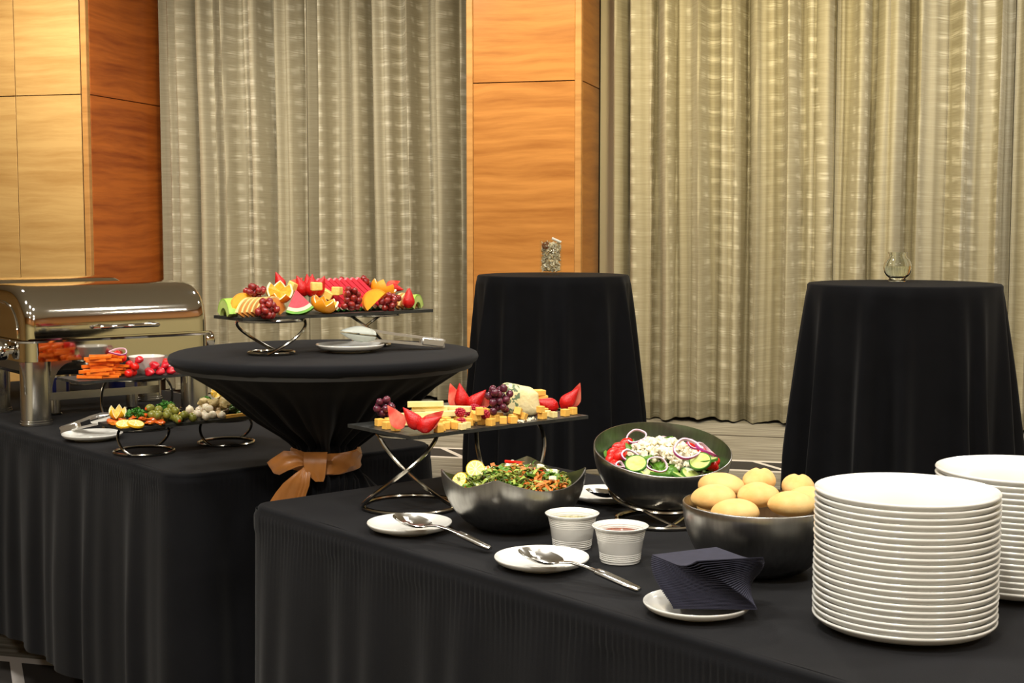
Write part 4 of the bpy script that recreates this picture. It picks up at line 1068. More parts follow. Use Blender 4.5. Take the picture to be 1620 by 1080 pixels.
def leaf_mesh(L, w, m, seed):
    def fn(u, v):
        x = (u-.5)*L; ww = w*math.sin(PI*min(max(u, .04), .97)**.8)**.7; y = (v-.5)*ww
        q = Vector((x*60, y*60, seed*5)); return (x+.003*mnoise.noise(q+Vector((9, 0, 0))), y+.003*mnoise.noise(q), .16*w*math.cos((v-.5)*PI)*1.2+.010*mnoise.noise(q*.7)+.004*math.sin(v*26+seed)*abs(v-.5)*2)
    V, Fc = grid(9, 8, fn); V, Fc = solid(V, Fc, .0009); return MM('lettuce_leaf', V, Fc, m, 70)
def raspberry():
    mb = MB(); r = random.Random(2)
    for j in range(5):
        z = -.006+j*.0035; q = .0075*math.sqrt(max(.05, 1-((z+.001)/.0105)**2)); n = max(3, int(q*2*PI/.0045))
        for i in range(n):
            a = 2*PI*(i+.5*(j % 2))/n; V, Fc = blob(.0029, .0029, .0027, 7, 5); mb.add(V, Fc, 0, Matrix.Translation((q*math.cos(a), q*math.sin(a), z)))
    V, Fc = blob(.007, .007, .009, 8, 6); mb.add(V, Fc); return mb.mesh('raspberry', G['rasp'], ang=80)
def parsley(seed, n=130, r=.02):
    q = random.Random(seed); mb = MB()
    for i in range(n):
        d = Vector((q.gauss(0, 1), q.gauss(0, 1), abs(q.gauss(0, .8)))).normalized()*r*q.uniform(.35, 1); d.z *= .8
        V, Fc = grid(2, 2, lambda u, v: ((u-.5)*.007, (v-.5)*.007, .003*math.sin(u*7+v*5))); mb.add(*solid(V, Fc, .0004), 0, TR(d.x, d.y, d.z+.003, q.uniform(0, 6), q.uniform(-1, 1), q.uniform(-1, 1)))
    for i in range(6): a = q.uniform(0, 6.3); mb.add(*tube([(0, 0, .001), (r*.6*math.cos(a), r*.6*math.sin(a), r*.5)], .0007, 5))
    return mb.mesh('parsley_sprig', G['pars'], ang=80)

K = {}
K['crown'] = Kind('orange_half', crown(.031, G['peel'], G['orangein'], G['lemonw']), [(0, 0, 0, .0288)], 'orange')
K['lcrown'] = Kind('lemon_half', crown(.0185, G['lemon'], G['lemonin'], G['lemonw'], 5, 1.1), [(0, 0, 0, .0165)], 'lemon')
K['pine'] = Kind('pineapple_chunk', bar(.024, .020, .020, G['pine'], 'pineapple_chunk', .15, .002), boxsph(.022, .018, .018), 'pineapple')
K['cube'] = Kind('cheese_cube', bar(.0145, .0145, .0145, G['ched'], 'cheese_cube', 0, .0007), boxsph(.0145, .0145, .0145), 'cheese')
K['pcube'] = Kind('cheese_cube', bar(.0125, .0125, .0125, G['swiss'], 'cheese_cube', .1, .0007), boxsph(.0125, .0125, .0125), 'cheese')
K['stick'] = Kind('cheese_stick', bar(.072, .0125, .0115, G['swiss'], 'cheese_stick', .05, .0008), boxsph(.072, .0125, .0115), 'cheese')
K['chunk'] = Kind('cheese_slab', bar(.034, .020, .0105, G['ched'], 'cheese_slab', .1, .0008), boxsph(.034, .020, .0105), 'cheese')
K['rasp'] = Kind('raspberry', raspberry(), [(0, 0, 0, .0098)], 'raspberry')
K['carrot'] = [Kind('carrot_stick', bar(L, .0095, .0088, G['carrot'], 'carrot_stick', .25, .0008), boxsph(L, .0095, .0088), 'carrot') for L in (.058, .050, .066)]
V, Fc = blob(.0115, .0115, .011, 14, 9); K['tom'] = Kind('cherry_tomato', MM('cherry_tomato', V, Fc, G['tomato']), [(0, 0, 0, .0112)], 'tomato')
V, Fc = blob(.0105, .0105, .0145, 14, 9); K['gtom'] = Kind('grape_tomato', MM('grape_tomato', V, Fc, G['tomato']), ellsph(.0105, .0105, .0145), 'tomato')
V, Fc = blob(.0092, .0092, .0115, 14, 9); ol = MM('flesh', V, Fc, G['olive']); V, Fc = blob(.0038, .0038, .0022, 8, 5); V = [(a, b, c+.0102) for a, b, c in V]
K['olive'] = Kind('stuffed_olive', [('flesh', ol), ('pimento', MM('pimento', V, Fc, G['pimento']))], ellsph(.0092, .0092, .0115), 'olive')
V, Fc = lathe([(0, -.0085), (.005, -.0075), (.0088, -.003), (.0092, .001), (.0075, .0055), (.003, .0085), (.0012, .0105), (0, .0108)], 14); K['ponion'] = Kind('pearl_onion', MM('pearl_onion', V, Fc, G['ponion']), [(0, 0, 0, .0088)], 'onion')
V, Fc = blob(.021, .0075, .0075, 12, 9, .12, 2.2, 3); K['gherkin'] = Kind('gherkin', MM('gherkin', V, Fc, G['gherkin']), ellsph(.021, .0072, .0072), 'gherkin')
V, Fc = blob(.015, .011, .0085, 12, 8, .45, 1.8, 5); K['arti'] = Kind('artichoke_heart', MM('artichoke_heart', V, Fc, G['arti']), ellsph(.0145, .0108, .009), 'artichoke')
V, Fc = blob(.014, .010, .0075, 12, 8, .35, 1.5, 8); K['mush'] = Kind('marinated_mushroom', MM('marinated_mushroom', V, Fc, G['mush']), ellsph(.0138, .0098, .0078), 'mushroom')
V, Fc = blob(.018, .011, .005, 12, 7, .5, 2.2, 4); K['apri'] = Kind('roasted_pepper', MM('roasted_pepper', V, Fc, G['apri']), ellsph(.018, .012, .006), 'pepper')
def disc(name, r, t, mi, mo):
    return [('flesh', MM('flesh', *lathe([(0, -t/2), (r*.88, -t/2), (r*.88, t/2), (0, t/2)], 24), mi)), ('peel', MM('peel', *lathe([(r*.8802, -t/2), (r*.985, -t/2), (r, 0), (r*.985, t/2), (r*.8802, t/2)], 24, True), mo))]
def citrus_slice(r, t):
    pk = disc('lemon_slice', r, t, G['lemonw'], G['lemon']); mb = MB()
    for k in range(9):
        a0, a1 = 2*PI*k/9+.07, 2*PI*(k+1)/9-.07; pts = [(r*.10*math.cos((a0+a1)/2), r*.10*math.sin((a0+a1)/2))]+[(r*.80*math.cos(a0+(a1-a0)*i/4), r*.80*math.sin(a0+(a1-a0)*i/4)) for i in range(5)]
        mb.add(*prism(pts, -t/2-.0003, t/2+.0003))
    return [('pith', pk[0][1]), pk[1], ('segments', mb.mesh('segments', G['lemonin'], ang=25))]
K['lslice'] = Kind('lemon_slice', citrus_slice(.020, .005), [(0, 0, 0, .0025)]+ringsph(.016, .0025), 'lemon')
K['cuc'] = Kind('cucumber_slice', disc('cucumber_slice', .021, .005, G['cuc'], G['cucr']), [(0, 0, 0, .0025)]+ringsph(.016, .0025), 'cucumber')
for k, r_ in (('on1', .012), ('on2', .019), ('on3', .024)): K[k] = Kind('onion_ring', onion_ring(r_), ringsph(r_-.0015), 'onion')
K['pep'] = Kind('pepper_strip', strip_mesh('pepper_strip', .040, .013, G['pepper'], 1.2, .003), [(0, 0, -.006, .006), (.013, 0, -.004, .005), (-.013, 0, -.004, .005)], 'pepper')
V, Fc = blob(.0175, .0125, .0115, 16, 10, .38, 1.3, 6); K['ppiece'] = Kind('pepper_piece', MM('pepper_piece', V, Fc, G['pepper'], 70), ellsph(.0165, .0122, .0112), 'pepper')
K['fcube'] = Kind('feta_cube', bar(.0125, .0110, .0095, G['feta'], 'feta_cube', .2, .0016), boxsph(.0125, .0110, .0095), 'cheese')
def roll_mesh(seed):
    V, Fc = blob(.041, .029, .0235, 28, 18, .05, 1.2, seed); o = []
    for x, y, z in V:
        cr = .0035*math.exp(-(y/.0045)**2)*(1 if z > 0 else 0) if seed % 2 else 0
        o.append((x, y, z*(.8 if z < 0 else 1)-cr))
    return MM('bread_roll', o, Fc, G['bread'], 60)
K['roll'] = [Kind('bread_roll', roll_mesh(s_), ellsph(.040, .028, .021), 'bread') for s_ in (1, 2, 3)]

# ------------------------------------------------------------------ fruit board
def flat(B):
    def f(x, y):
        d = Vector((x, y, 0))-B.o; a, b = d.x*B.ea.x+d.y*B.ea.y, d.x*B.eb.x+d.y*B.eb.y
        return B.z if -.012 < a < B.L+.012 and -.012 < b < B.w+.012 else B.z+.15
    return f
pf = Pile(flat(BF)); az = BF.ang
HD = Kind('honeydew_slice', arc_slice('honeydew_slice', .030, .052, 20, 160, .009, G['honey'], G['honeyr']), [], 'melon')
CT = Kind('cantaloupe_slice', arc_slice('cantaloupe_slice', .024, .050, 25, 155, .0058, G['cant'], G['cantr'], .0035), [], 'melon')
def stand_slice(kind, px, b, rz, tilt, label, group, sc=1, zoff=0, reg=.012, lean=0):
    q = BF.px(px, b)
    kind.make(TR(q.x, q.y, BF.z-.0101*sc+zoff, rz, lean, tilt, sc), label, group)
    for dx in (-.02, 0, .02): pf.C = np.vstack([pf.C, [(q.x+dx*math.cos(rz)*sc, q.y+dx*math.sin(rz)*sc, BF.z+(.029 if dx == 0 else .017)*sc, reg)]])
for k in range(3): stand_slice(HD, 356+k*5.5, .082+.006*k, R(118), 0, 'pale green honeydew slice standing at the end of the fruit board', 'honeydew slices', .92)
for k in range(6): stand_slice(CT, 394+k*7.6, .030+.002*k, R(66), 0, 'orange cantaloupe slice in the fan beside the grapes', 'fanned cantaloupe slices', 1.05)
for k in range(4): stand_slice(CT, 636+k*7, .050, R(68), 0, 'orange cantaloupe slice behind the whole strawberry', 'cantaloupe slices beside the strawberry', .98-.05*k)
stand_slice(HD, 659, .040, R(75), 0, 'honeydew slice standing last at the strawberry end of the fruit board', 'honeydew slices', .82)
def fput(kind, px, b, rot, label, group=None, **kw): q = BF.px(px, b); return kind.put(pf, q.x, q.y, rot, label, group, **kw)
MG = Kind('orange_wedge', arc_slice('orange_wedge', .0008, .030, 0, 180, .018, G['mango'], G['peel'], .003), [(0, 0, .012, .010), (.014, 0, .009, .008), (-.014, 0, .009, .008), (0, 0, .02, .009)], 'orange')
fput(MG, 384, .052, E3(-.25, -.55, R(28)), 'yellow orange citrus wedge leaning on the honeydew slices', zfix=BF.z+.024, sc=.88)
Wd = Kind('watermelon_wedge', wedge(.066, .024), [(0, 0, -.054, .012), (.026, 0, -.048, .012), (-.026, 0, -.048, .012), (0, 0, -.025, .010)], 'watermelon')
fput(Wd, 468, .030, E3(-.30, -.16, R(14)), 'watermelon wedge with bright green rind in front of the strawberries', sc=.84)
ws = Kind('watermelon_slice', tri_slice(.098, .060, .0085), [], 'watermelon')
for k in range(11):                            # leaning row, rind ends down on the board
    q = BF.px(517+k*8.6, .070); ang = R(46)
    ex = Vector((math.cos(az)*math.cos(ang), math.sin(az)*math.cos(ang), -math.sin(ang)))
    tip = Vector((q.x, q.y, BF.z+.004))-ex*.098
    Mx = Matrix.Translation(tip) @ Matrix.Rotation(az, 4, 'Z') @ Matrix.Rotation(ang, 4, 'Y')
    if k > 0: ws.make(Mx, 'thin watermelon slice in the leaning row of the fruit board', 'leaning watermelon slices')
    for t in (.25, .5, .75, .95): p = tip+ex*.098*t; pf.C = np.vstack([pf.C, [(p.x, p.y, p.z, .010)]])
fput(K['crown'], 443, .064, E3(.5, .2, 0), 'zigzag cut orange half lying behind the front grapes', 'zigzag orange halves')
fput(K['crown'], 514, .018, E3(.30, .1, 1), 'zigzag cut orange half standing between watermelon wedge and grapes', 'zigzag orange halves')
fput(K['crown'], 607, .070, E3(.5, .3, 2), 'zigzag cut orange half at the strawberry end of the fruit board', 'zigzag orange halves')
fput(K['pine'], 501, .012, E3(0, 0, R(20)), 'pineapple chunk at the front edge of the fruit board', 'pineapple chunks')
fput(K['pine'], 463, .066, E3(.3, .3, R(50)), 'pineapple chunk lying on top beside the cut strawberry', 'pineapple chunks', jit=.012)
fput(K['pine'], 512, .050, E3(.2, .5, R(10)), 'pineapple chunk behind the standing orange half', 'pineapple chunks', jit=.010)
fput(K['pine'], 534, .034, E3(0, 0, R(70)), 'pineapple chunk under the middle grapes', 'pineapple chunks')
fput(MG, 594, .020, E3(-.2, R(-42), az-.2), 'orange wedge leaning against the watermelon slices', zfix=BF.z+.021)
bunch(pf, *BF.px(420, -.006).xy, (.028, .013, .017), 15, G['rgrape'], 'red grape bunch in front of the cantaloupe fan', .0082, 3, az, BF.z+.018)
bunch(pf, *BF.px(404, .048).xy, (.024, .015, .012), 11, G['rgrape'], 'red grape bunch on top of the cantaloupe fan', .0082, 5, az, BF.z+.053)
bunch(pf, *BF.px(556, .002).xy, (.022, .014, .028), 18, G['rgrape'], 'red grape bunch in front of the watermelon row', .0080, 7, az+.3, BF.z+.027)
bunch(pf, *BF.px(538, .118).xy, (.022, .010, .010), 7, G['rgrape'], 'red grape bunch on top behind the watermelon row', .0078, 9, az, BF.z+.062)
bunch(pf, *BF.px(577, .090).xy, (.010, .010, .014), 6, G['rgrape'], 'red grape bunch between watermelon row and orange half', .0078, 11, az, BF.z+.060)
bunch(pf, *BF.px(618, .010).xy, (.023, .013, .017), 12, G['rgrape'], 'red grape bunch in front of the end orange half', .0082, 13, az, BF.z+.021)
q = BF.px(452, .097); strawberry_fan(q.x, q.y, BF.z+.052, 0, ((-22, -.006, 0, 180), (52, .006, 0, 10)), 'cut strawberry opened in two above the watermelon wedge', pf, 1.0)
q = BF.px(490, .058); strawberry_fan(q.x, q.y, BF.z+.036, .2, ((-22, -.008, -.002, 180), (4, .002, -.010, 170), (26, .010, 0, 180), (-6, 0, .008, 180)), 'fanned strawberry standing beside the watermelon row', pf, 1.2)
q = BF.px(646, .015); strawberry_fan(q.x, q.y, BF.z+.001, .3, ((4, 0, 0, 180), (0, .0, .002, 0)), 'whole looking strawberry at the end of the fruit board', pf, 1.15)
q = BF.px(616, .100); strawberry_fan(q.x, q.y, BF.z+.050, 0, ((68, -.008, 0, 0), (102, .0, -.006, 170)), 'strawberry halves lying on the end orange half', pf, .85)
q = BF.px(474, .110)
mb = MB()
for k in range(9):
    a = -1.1+k*.3; V, Fc = grid(6, 1, lambda u, v: (.045*u*math.sin(a)*.8, (v-.5)*.007*(1-u)+.006*(k % 3), .040*u*math.cos(a)-.01*u*u)); mb.add(*solid(V, Fc, .0006))
single('pineapple_leaves', mb.mesh('pineapple_leaves', fm('grey_green_leaf', (.20, .32, .12), .5, (.36, .44, .24), 80)), 'tuft of pointed green leaves behind the cut strawberries', 'leaves', TR(q.x, q.y, BF.z+.048, .3))

# ------------------------------------------------------------------ cheese board
pc = Pile(flat(BC)); ac = BC.ang
def cput(kind, px, b, rot, label, group=None, **kw): q = BC.px(px, b); kw.setdefault('jit', .006); kw.setdefault('rj', .15); return kind.put(pc, q.x, q.y, rot, label, group, **kw)
def blue_cheese():
    V, Fc = [], []; nu, nv = 40, 16                    # rounded wedge, cut face to the left
    for j in range(nv+1):
        p = -PI/2+PI*j/nv
        for i in range(nu):
            a = 2*PI*i/nu; c, s = math.cos(a), math.sin(a); sp = lambda v, e: math.copysign(abs(v)**e, v)
            rr_ = abs(math.cos(p))**.5; x = .040*sp(c, .55)*rr_; y = .028*sp(s, .55)*rr_; z = .032*sp(math.sin(p), .55)
            z2 = z*(1-.30*(x/.04) if z > 0 else 1); n_ = mnoise.noise(Vector((x*70, y*70, z*70)))*.0022
            V.append((x*(1+n_*20)+(0 if z < 0 else -.004), y*(1+n_*20), z2+n_+.031))
    Fc = [(j*nu+i, j*nu+(i+1) % nu, (j+1)*nu+(i+1) % nu, (j+1)*nu+i) for j in range(nv) for i in range(nu)]
    m = fm('blue_cheese', (.82, .72, .42), .6, (.74, .62, .30), 30, bump=.5, bscale=150); N, L = nt(m); b = N['Principled BSDF']
    src = b.inputs['Base Color'].links[0].from_socket
    n = N.new('ShaderNodeTexNoise'); n.inputs['Scale'].default_value = 95; n.inputs['Detail'].default_value = 3; tc = N.new('ShaderNodeTexCoord'); L.new(tc.outputs['Object'], n.inputs['Vector'])
    sx = N.new('ShaderNodeSeparateXYZ'); L.new(tc.outputs['Object'], sx.inputs[0])
    f = mnode(m, 'MULTIPLY', mnode(m, 'GREATER_THAN', n.outputs['Fac'], .5), mnode(m, 'LESS_THAN', sx.outputs[0], -.006))
    q = N.new('ShaderNodeMix'); q.data_type = 'RGBA'; L.new(f, q.inputs[0]); L.new(src, q.inputs[6]); q.inputs[7].default_value = (.13, .19, .10, 1); L.new(q.outputs[2], b.inputs['Base Color'])
    p = BC.px(824, .095); single('blue_cheese', MM('blue_cheese', V, Fc, m, 60), 'rounded blue cheese wedge with green blue veins behind the grapes', 'cheese', TR(p.x, p.y, BC.z, R(8)))
    for x in (-.025, 0, .022):
        for y in (-.012, .012):
            for z in (.015, .040 if x < .01 else .032): pc.C = np.vstack([pc.C, [(p.x+x, p.y+y, BC.z+z, .0155)]])
blue_cheese()
rr = random.Random(21)
GC = 'orange cheddar cubes'; LC = 'orange cheddar cube scattered on the cheese board'
for px, b in ((600, .150), (616, .150), (612, .105), (630, .100), (626, .075), (612, .14), (640, .135), (622, .118)):
    cput(K['cube'], px, b, E3(0, 0, ac+rr.uniform(-.2, .2)), 'orange cheddar cube at the grape end of the cheese board', GC+' by the small grapes')
for px, b in ((694, .008), (698, .020), (706, .030), (717, .034), (722, .018), (712, .055), (700, .060), (742, .040), (750, .030), (758, .018), (762, .036), (776, .012), (770, .048), (783, .050), (796, .018), (806, .014), (812, .030), (818, .045), (744, .060), (730, .060), (756, .075), (772, .075), (790, .066), (690, .075), (706, .085), (724, .085)):
    cput(K['cube'], px, b, E3(0, 0, ac+rr.uniform(-.7, .7)), LC, GC)
for px, b in ((824, .034), (818, .024), (774, .062), (748, .052), (764, .055)): cput(K['cube'], px, b, E3(.2, .3, rr.uniform(0, 3)), LC, GC)
for px, b in ((728, .010), (738, .016), (876, .020), (866, .042)): cput(K['pcube'], px, b, E3(0, 0, rr.uniform(0, 3)), 'small pale cheese cube at the edge of the cheese board', 'pale cheese cubes')
for px, b in ((858, .020), (856, .060), (894, .022), (906, .032)): cput(K['cube'], px, b, E3(0, 0, ac+rr.uniform(-.2, .2)), 'orange cheddar cube beside the blue cheese wedge', GC+' beside the blue cheese')
cput(K['cube'], 858, .020, E3(0, 0, ac+.1), 'orange cheddar cube stacked on another beside the blue cheese', sc=.9)
for px, b, da in ((668, .10, -.5), (676, .125, -.45), (700, .105, -.62), (662, .15, -.5), (708, .13, -.75), (672, .112, -.55), (690, .135, -.5), (715, .10, -1.0), (664, .135, -.55), (684, .118, -.62), (672, .13, -.5)):
    cput(K['stick'], px, b, E3(0, 0, ac+da), 'pale yellow cheese stick in the pile behind the fanned strawberry', 'pale cheese sticks')
q = BC.px(662, .022); strawberry_fan(q.x, q.y, BC.z+.007, -.1, ((-34, -.024, .000, 12), (-40, .004, -.004, 185), (50, .006, .004, 8), (62, .000, -.010, 175)), 'large fanned strawberry in front of the cheese sticks', pc, 1.25)
bunch(pc, *BC.px(612, .170).xy, (.022, .016, .017), 13, G['pgrape'], 'small purple grape bunch beside the cheese sticks', .0080, 23, ac)
q = BC.px(737, .135); strawberry_fan(q.x, q.y, BC.z+.016, 0, ((-18, -.012, .004, 15), (-8, -.004, -.004, 180), (42, .004, -.008, 175), (66, .008, 0, 10)), 'fanned strawberry standing behind the raspberries', pc, 1.3)
for px, b in ((727, .030), (731, .062), (744, .095), (752, .085), (762, .090), (767, .020), (757, .110), (748, .075)):
    cput(K['rasp'], px, b, E3(1.2, rr.uniform(-.5, .5), rr.uniform(0, 6)), 'dark red raspberry among the cheddar cubes', 'raspberries on the cheese board')
bunch(pc, *BC.px(790, .050).xy, (.026, .018, .030), 21, G['pgrape'], 'large purple grape bunch leaning on the blue cheese', .0082, 29, ac)
for px, b, rz, s_ in ((846, .140, .3, 1.1), (828, .150, .3, 1.2), (845, .142, .5, 1.2), (836, .148, .1, 1.2), (844, .136, .2, 1.2), (828, .150, .5, 1.2), (840, .138, .35, 1.2), (818, .150, .2, 1.1)):
    cput(K['chunk'], px, b, E3(0, 0, rz), 'thick cheddar slab piled behind the blue cheese', 'cheddar slabs', sc=s_, jit=.012)
q = BC.px(888, .070); strawberry_fan(q.x, q.y, BC.z+.006, .1, ((-72, -.004, .002, 190), (40, .000, -.004, 175), (20, .016, .004, 20), (-80, -.010, .010, 8)), 'fanned strawberry at the far end of the cheese board', pc, 1.35)
mb = MB()
for i in range(46):
    p = BC.px(830+rr.gauss(0, 8), .028+rr.gauss(0, .010)); V, Fc = blob(*[rr.uniform(.0008, .0032)]*3, 6, 4, .4, 2, i); mb.add(V, Fc, 0, Matrix.Translation((p.x, p.y, BC.z+.0012)))
single('cheese_crumbs', mb.mesh('cheese_crumbs', G['feta']), 'blue cheese crumbs fallen on the slate board', 'crumbs', stuff=True)

# ------------------------------------------------------------------ carrot board
pv = Pile(flat(BV)); av = BV.ang
def vput(kind, px, b, rot, label, group=None, **kw): q = BV.px(px, b); kw.setdefault('jit', .010); kw.setdefault('rj', .3); return kind.put(pv, q.x, q.y, rot, label, group, **kw)
for i in range(44):
    px = rr.uniform(136, 192) if i < 22 else rr.uniform(148, 180); vput(K['carrot'][i % 3], px+(i % 3)*2, rr.uniform(.022, .11) if i < 22 else rr.uniform(.035, .09), E3(0, 0, rr.uniform(-.35, .75)), 'orange carrot stick piled on the carrot board', 'carrot sticks')
def dip_bowl():
    q = BV.px(232, .075); o = thing('dip_bowl', 'small white flared bowl between tomatoes on the carrot board', 'bowl', TR(q.x, q.y, BV.z+.0005))
    V, Fc = lathe([(0, .002), (.024, .002), (.026, 0), (.029, .001), (.038, .020), (.048, .045), (.0495, .0475), (.0485, .0485), (.0465, .0465), (.036, .020), (.026, .006), (0, .005)], 48); link('bowl', MM('bowl', V, Fc, M['china'], 50), o)
    V, Fc = lathe([(0, .034), (.0408, .034), (.0408, .030), (.030, .014), (0, .014)], 32); link('dip', MM('dip', V, Fc, fm('cream_dip', (.75, .66, .48), .4)), o)
    for k in range(12): a = k*PI/6; pv.C = np.vstack([pv.C, [(q.x+.030*math.cos(a), q.y+.030*math.sin(a), BV.z+.02, .012)]])
dip_bowl()
for px, b in ((200, .020), (206, .040), (203, .062), (212, .025), (198, .045), (196, .10), (192, .078)): vput(K['tom'], px, b, E3(0, 0, 0), 'glossy cherry tomato between carrots and dip bowl', 'cherry tomatoes by the carrots')
for px, b in ((262, .10), (268, .085), (272, .11), (278, .095), (266, .105)): vput(K['tom'], px, b, E3(0, 0, 0), 'glossy cherry tomato behind the dip bowl near the onion', 'cherry tomatoes by the onion')
for i, (px, b) in enumerate(((219, .015), (236, .015), (253, .015), (270, .015), (286, .016), (245, .022), (262, .022), (279, .026))):
    vput(K['ppiece'], px, b, E3(rr.uniform(-.3, .3), rr.uniform(-.2, .2), av+rr.uniform(1.3, 1.8)), 'glossy red pepper piece in front of the dip bowl', 'red pepper pieces on the carrot board', sc=rr.uniform(.86, .98), jit=.003)
vput(K['on3'], 184, .055, E3(.28, .05, 0), 'red onion ring lying on the carrot sticks')
vput(K['on2'], 281, .035, E3(.45, .2, 0), 'red onion ring lying on the red pepper pieces', sc=1.0)
vput(K['on1'], 276, .055, E3(.3, .2, 0), 'small red onion ring beside the dip bowl')

# ------------------------------------------------------------------ pickle board
pp = Pile(flat(BP)); ap = BP.ang
def pput(kind, px, b, rot, label, group=None, **kw): q = BP.px(px, b); kw.setdefault('jit', .011); kw.setdefault('rj', .25); return kind.put(pp, q.x, q.y, rot, label, group, **kw)
for px, b in ((176, .095), (185, .055), (190, .075), (200, .045), (205, .070), (212, .050), (220, .045), (216, .065), (224, .060), (181, .105), (240, .018), (247, .016), (238, .035)):
    pput(K['apri'], px, b, E3(rr.uniform(-.2, .2), rr.uniform(-.3, .3), rr.uniform(0, 6)), 'orange red roasted pepper piece on the pickle board', 'roasted pepper pieces')
for px, b, rz in ((193, .018, .1), (207, .012, .4)): pput(K['lslice'], px, b, E3(.35, .15, rz), 'pale lemon slice at the front of the pickle board', 'lemon slices on the pickle board')
pput(K['lcrown'], 186, .105, E3(.35, 0, .4), 'zigzag lemon half beside the parsley on the pickle board', zfix=BP.z+.028, sc=1.15)
for px, b, k in ((216, .072, 0), (262, .118, 1), (326, .128, 2)):
    q = BP.px(px, b); single('parsley_sprig', parsley(k, 210, (.027, .024, .016)[k]), ('curly parsley sprig between lemon half and olives', 'curly parsley sprig behind the olives', 'small curly parsley sprig near the lemon wedge')[k], 'parsley', TR(q.x, q.y, BP.z+(.012, .020, .026)[k]), 'parsley sprigs')
GO = 'stuffed green olives'
for i, (px, b) in enumerate(((231, .050), (238, .060), (246, .052), (254, .060), (262, .052), (268, .064), (242, .075), (252, .082), (262, .085), (272, .085), (246, .030), (258, .030), (268, .030), (278, .030), (285, .028), (262, .015), (273, .014), (284, .014), (293, .018), (240, .066), (248, .066), (256, .068), (264, .068), (246, .056), (255, .052), (250, .075), (260, .062), (253, .066))):
    pput(K['olive'], px, b, E3(rr.choice((1.5, -1.4, -1.7, -1.2))+rr.uniform(-.4, .4), 0, rr.uniform(-.9, .9)), 'green olive stuffed with pimento heaped on the pickle board', GO, sc=1.12, jit=.017, n=40) if i < 23 else None
for px, b in ((290, .050), (297, .040), (303, .030), (310, .025), (318, .018), (294, .065), (302, .060), (310, .050), (318, .040), (325, .022), (298, .085), (306, .080), (314, .070), (322, .055), (300, .050)):
    pput(K['ponion'], px, b, E3(rr.uniform(-1, 1), rr.uniform(-1, 1), 0), 'white pearl onion in the heap beside the olives', 'pearl onions', sc=1.12, jit=.017, n=40)
for px, b in ((322, .085), (330, .080), (338, .070), (346, .060), (352, .045), (358, .040), (332, .10), (340, .095), (350, .080), (336, .050), (345, .040), (320, .105), (328, .11), (342, .080), (334, .090), (326, .098), (352, .060)):
    pput(K['arti' if rr.random() < .5 else 'mush'], px, b, E3(rr.uniform(-.6, .6), rr.uniform(-.5, .5), rr.uniform(0, 6)), 'marinated artichoke or mushroom piece heaped behind the pearl onions', 'marinated vegetable pieces')
pput(K['ponion'], 347, .020, E3(0, 0, 0), 'single pearl onion in front of the marinated vegetables')
q = BP.px(345, .105); K['lcrown'].make(TR(q.x, q.y, BP.z+.055, .4, R(62), R(20), 1.0), 'lemon half standing up behind the marinated vegetables')
for px, b in ((362, .080), (370, .070), (378, .060), (386, .055), (394, .045), (402, .035), (366, .10), (376, .090), (386, .080), (396, .065), (370, .085), (380, .070), (390, .060), (384, .03), (374, .045)):
    pput(K['gherkin'], px, b, E3(0, rr.uniform(-.15, .15), ap+rr.uniform(-.9, .9)), 'small green gherkin at the end of the pickle board', 'gherkins')
ST = Kind('cheese_stick', bar(.058, .009, .008, G['ched'], 'cheese_stick', 0, .0006), boxsph(.058, .009, .008), 'cheese')
pput(ST, 371, .014, E3(0, 0, ap-.05), 'orange cheese stick along the front of the pickle board')
pput(ST, 282, .125, E3(.3, 0, ap), 'orange cheese stick behind the pearl onions')

# ------------------------------------------------------------------ bread rolls
fb = bowl_floor(BBR, BBH, BBB)
pb = Pile(lambda x, y: BB.z+float(fb(math.hypot(x-BB.x, y-BB.y)+.019)))
def bput(px, dy, rz, label, grp='bread rolls', k=0, tilt=0, zf=None):
    y = BB.y+dy; x = (px-810)/F*y; return K['roll'][k].put(pb, x, y, E3(tilt, tilt*.5, rz), label, grp, zfix=zf, sc=.9)
for i, (px, dy, rz) in enumerate(((1166, .005, 1.57), (1232, .005, 1.57), (1199, -.034, 0), (1199, .044, 0))): bput(px, dy, rz, 'bread roll at the bottom of the bread bowl', 'bread rolls', i % 3)
for dx, dy, dz, rz, k, t, lb in ((-.048, -.062, .108, .12, 1, 0, 'bread roll low at the front rim of the bowl'), (.040, -.060, .120, .15, 0, .05, 'large creased bread roll at the front of the bowl'),
        (-.074, -.012, .121, .35, 1, .05, 'smooth bread roll at the rim nearest the salad stand'), (-.003, -.014, .125, .5, 2, .1, 'bread roll in the middle of the bowl'), (.074, -.012, .118, .3, 1, 0, 'bread roll tucked against the front plate stack'),
        (-.054, .042, .130, -.35, 1, .05, 'smooth bread roll leaning behind the rim roll'), (.010, .056, .136, 1.25, 0, .0, 'floury bread roll at the back of the bowl'), (.072, .046, .128, 1.35, 2, 0, 'creased bread roll at the back near the plates'), (-.056, .055, .094, -.6, 1, 0, 'bread roll deepest at the back rim of the bowl')):
    K['roll'][k].put(pb, BB.x+dx, BB.y+dy, E3(t, t*.5, rz), lb, 'bread rolls', zfix=BB.z+dz, sc=.93)

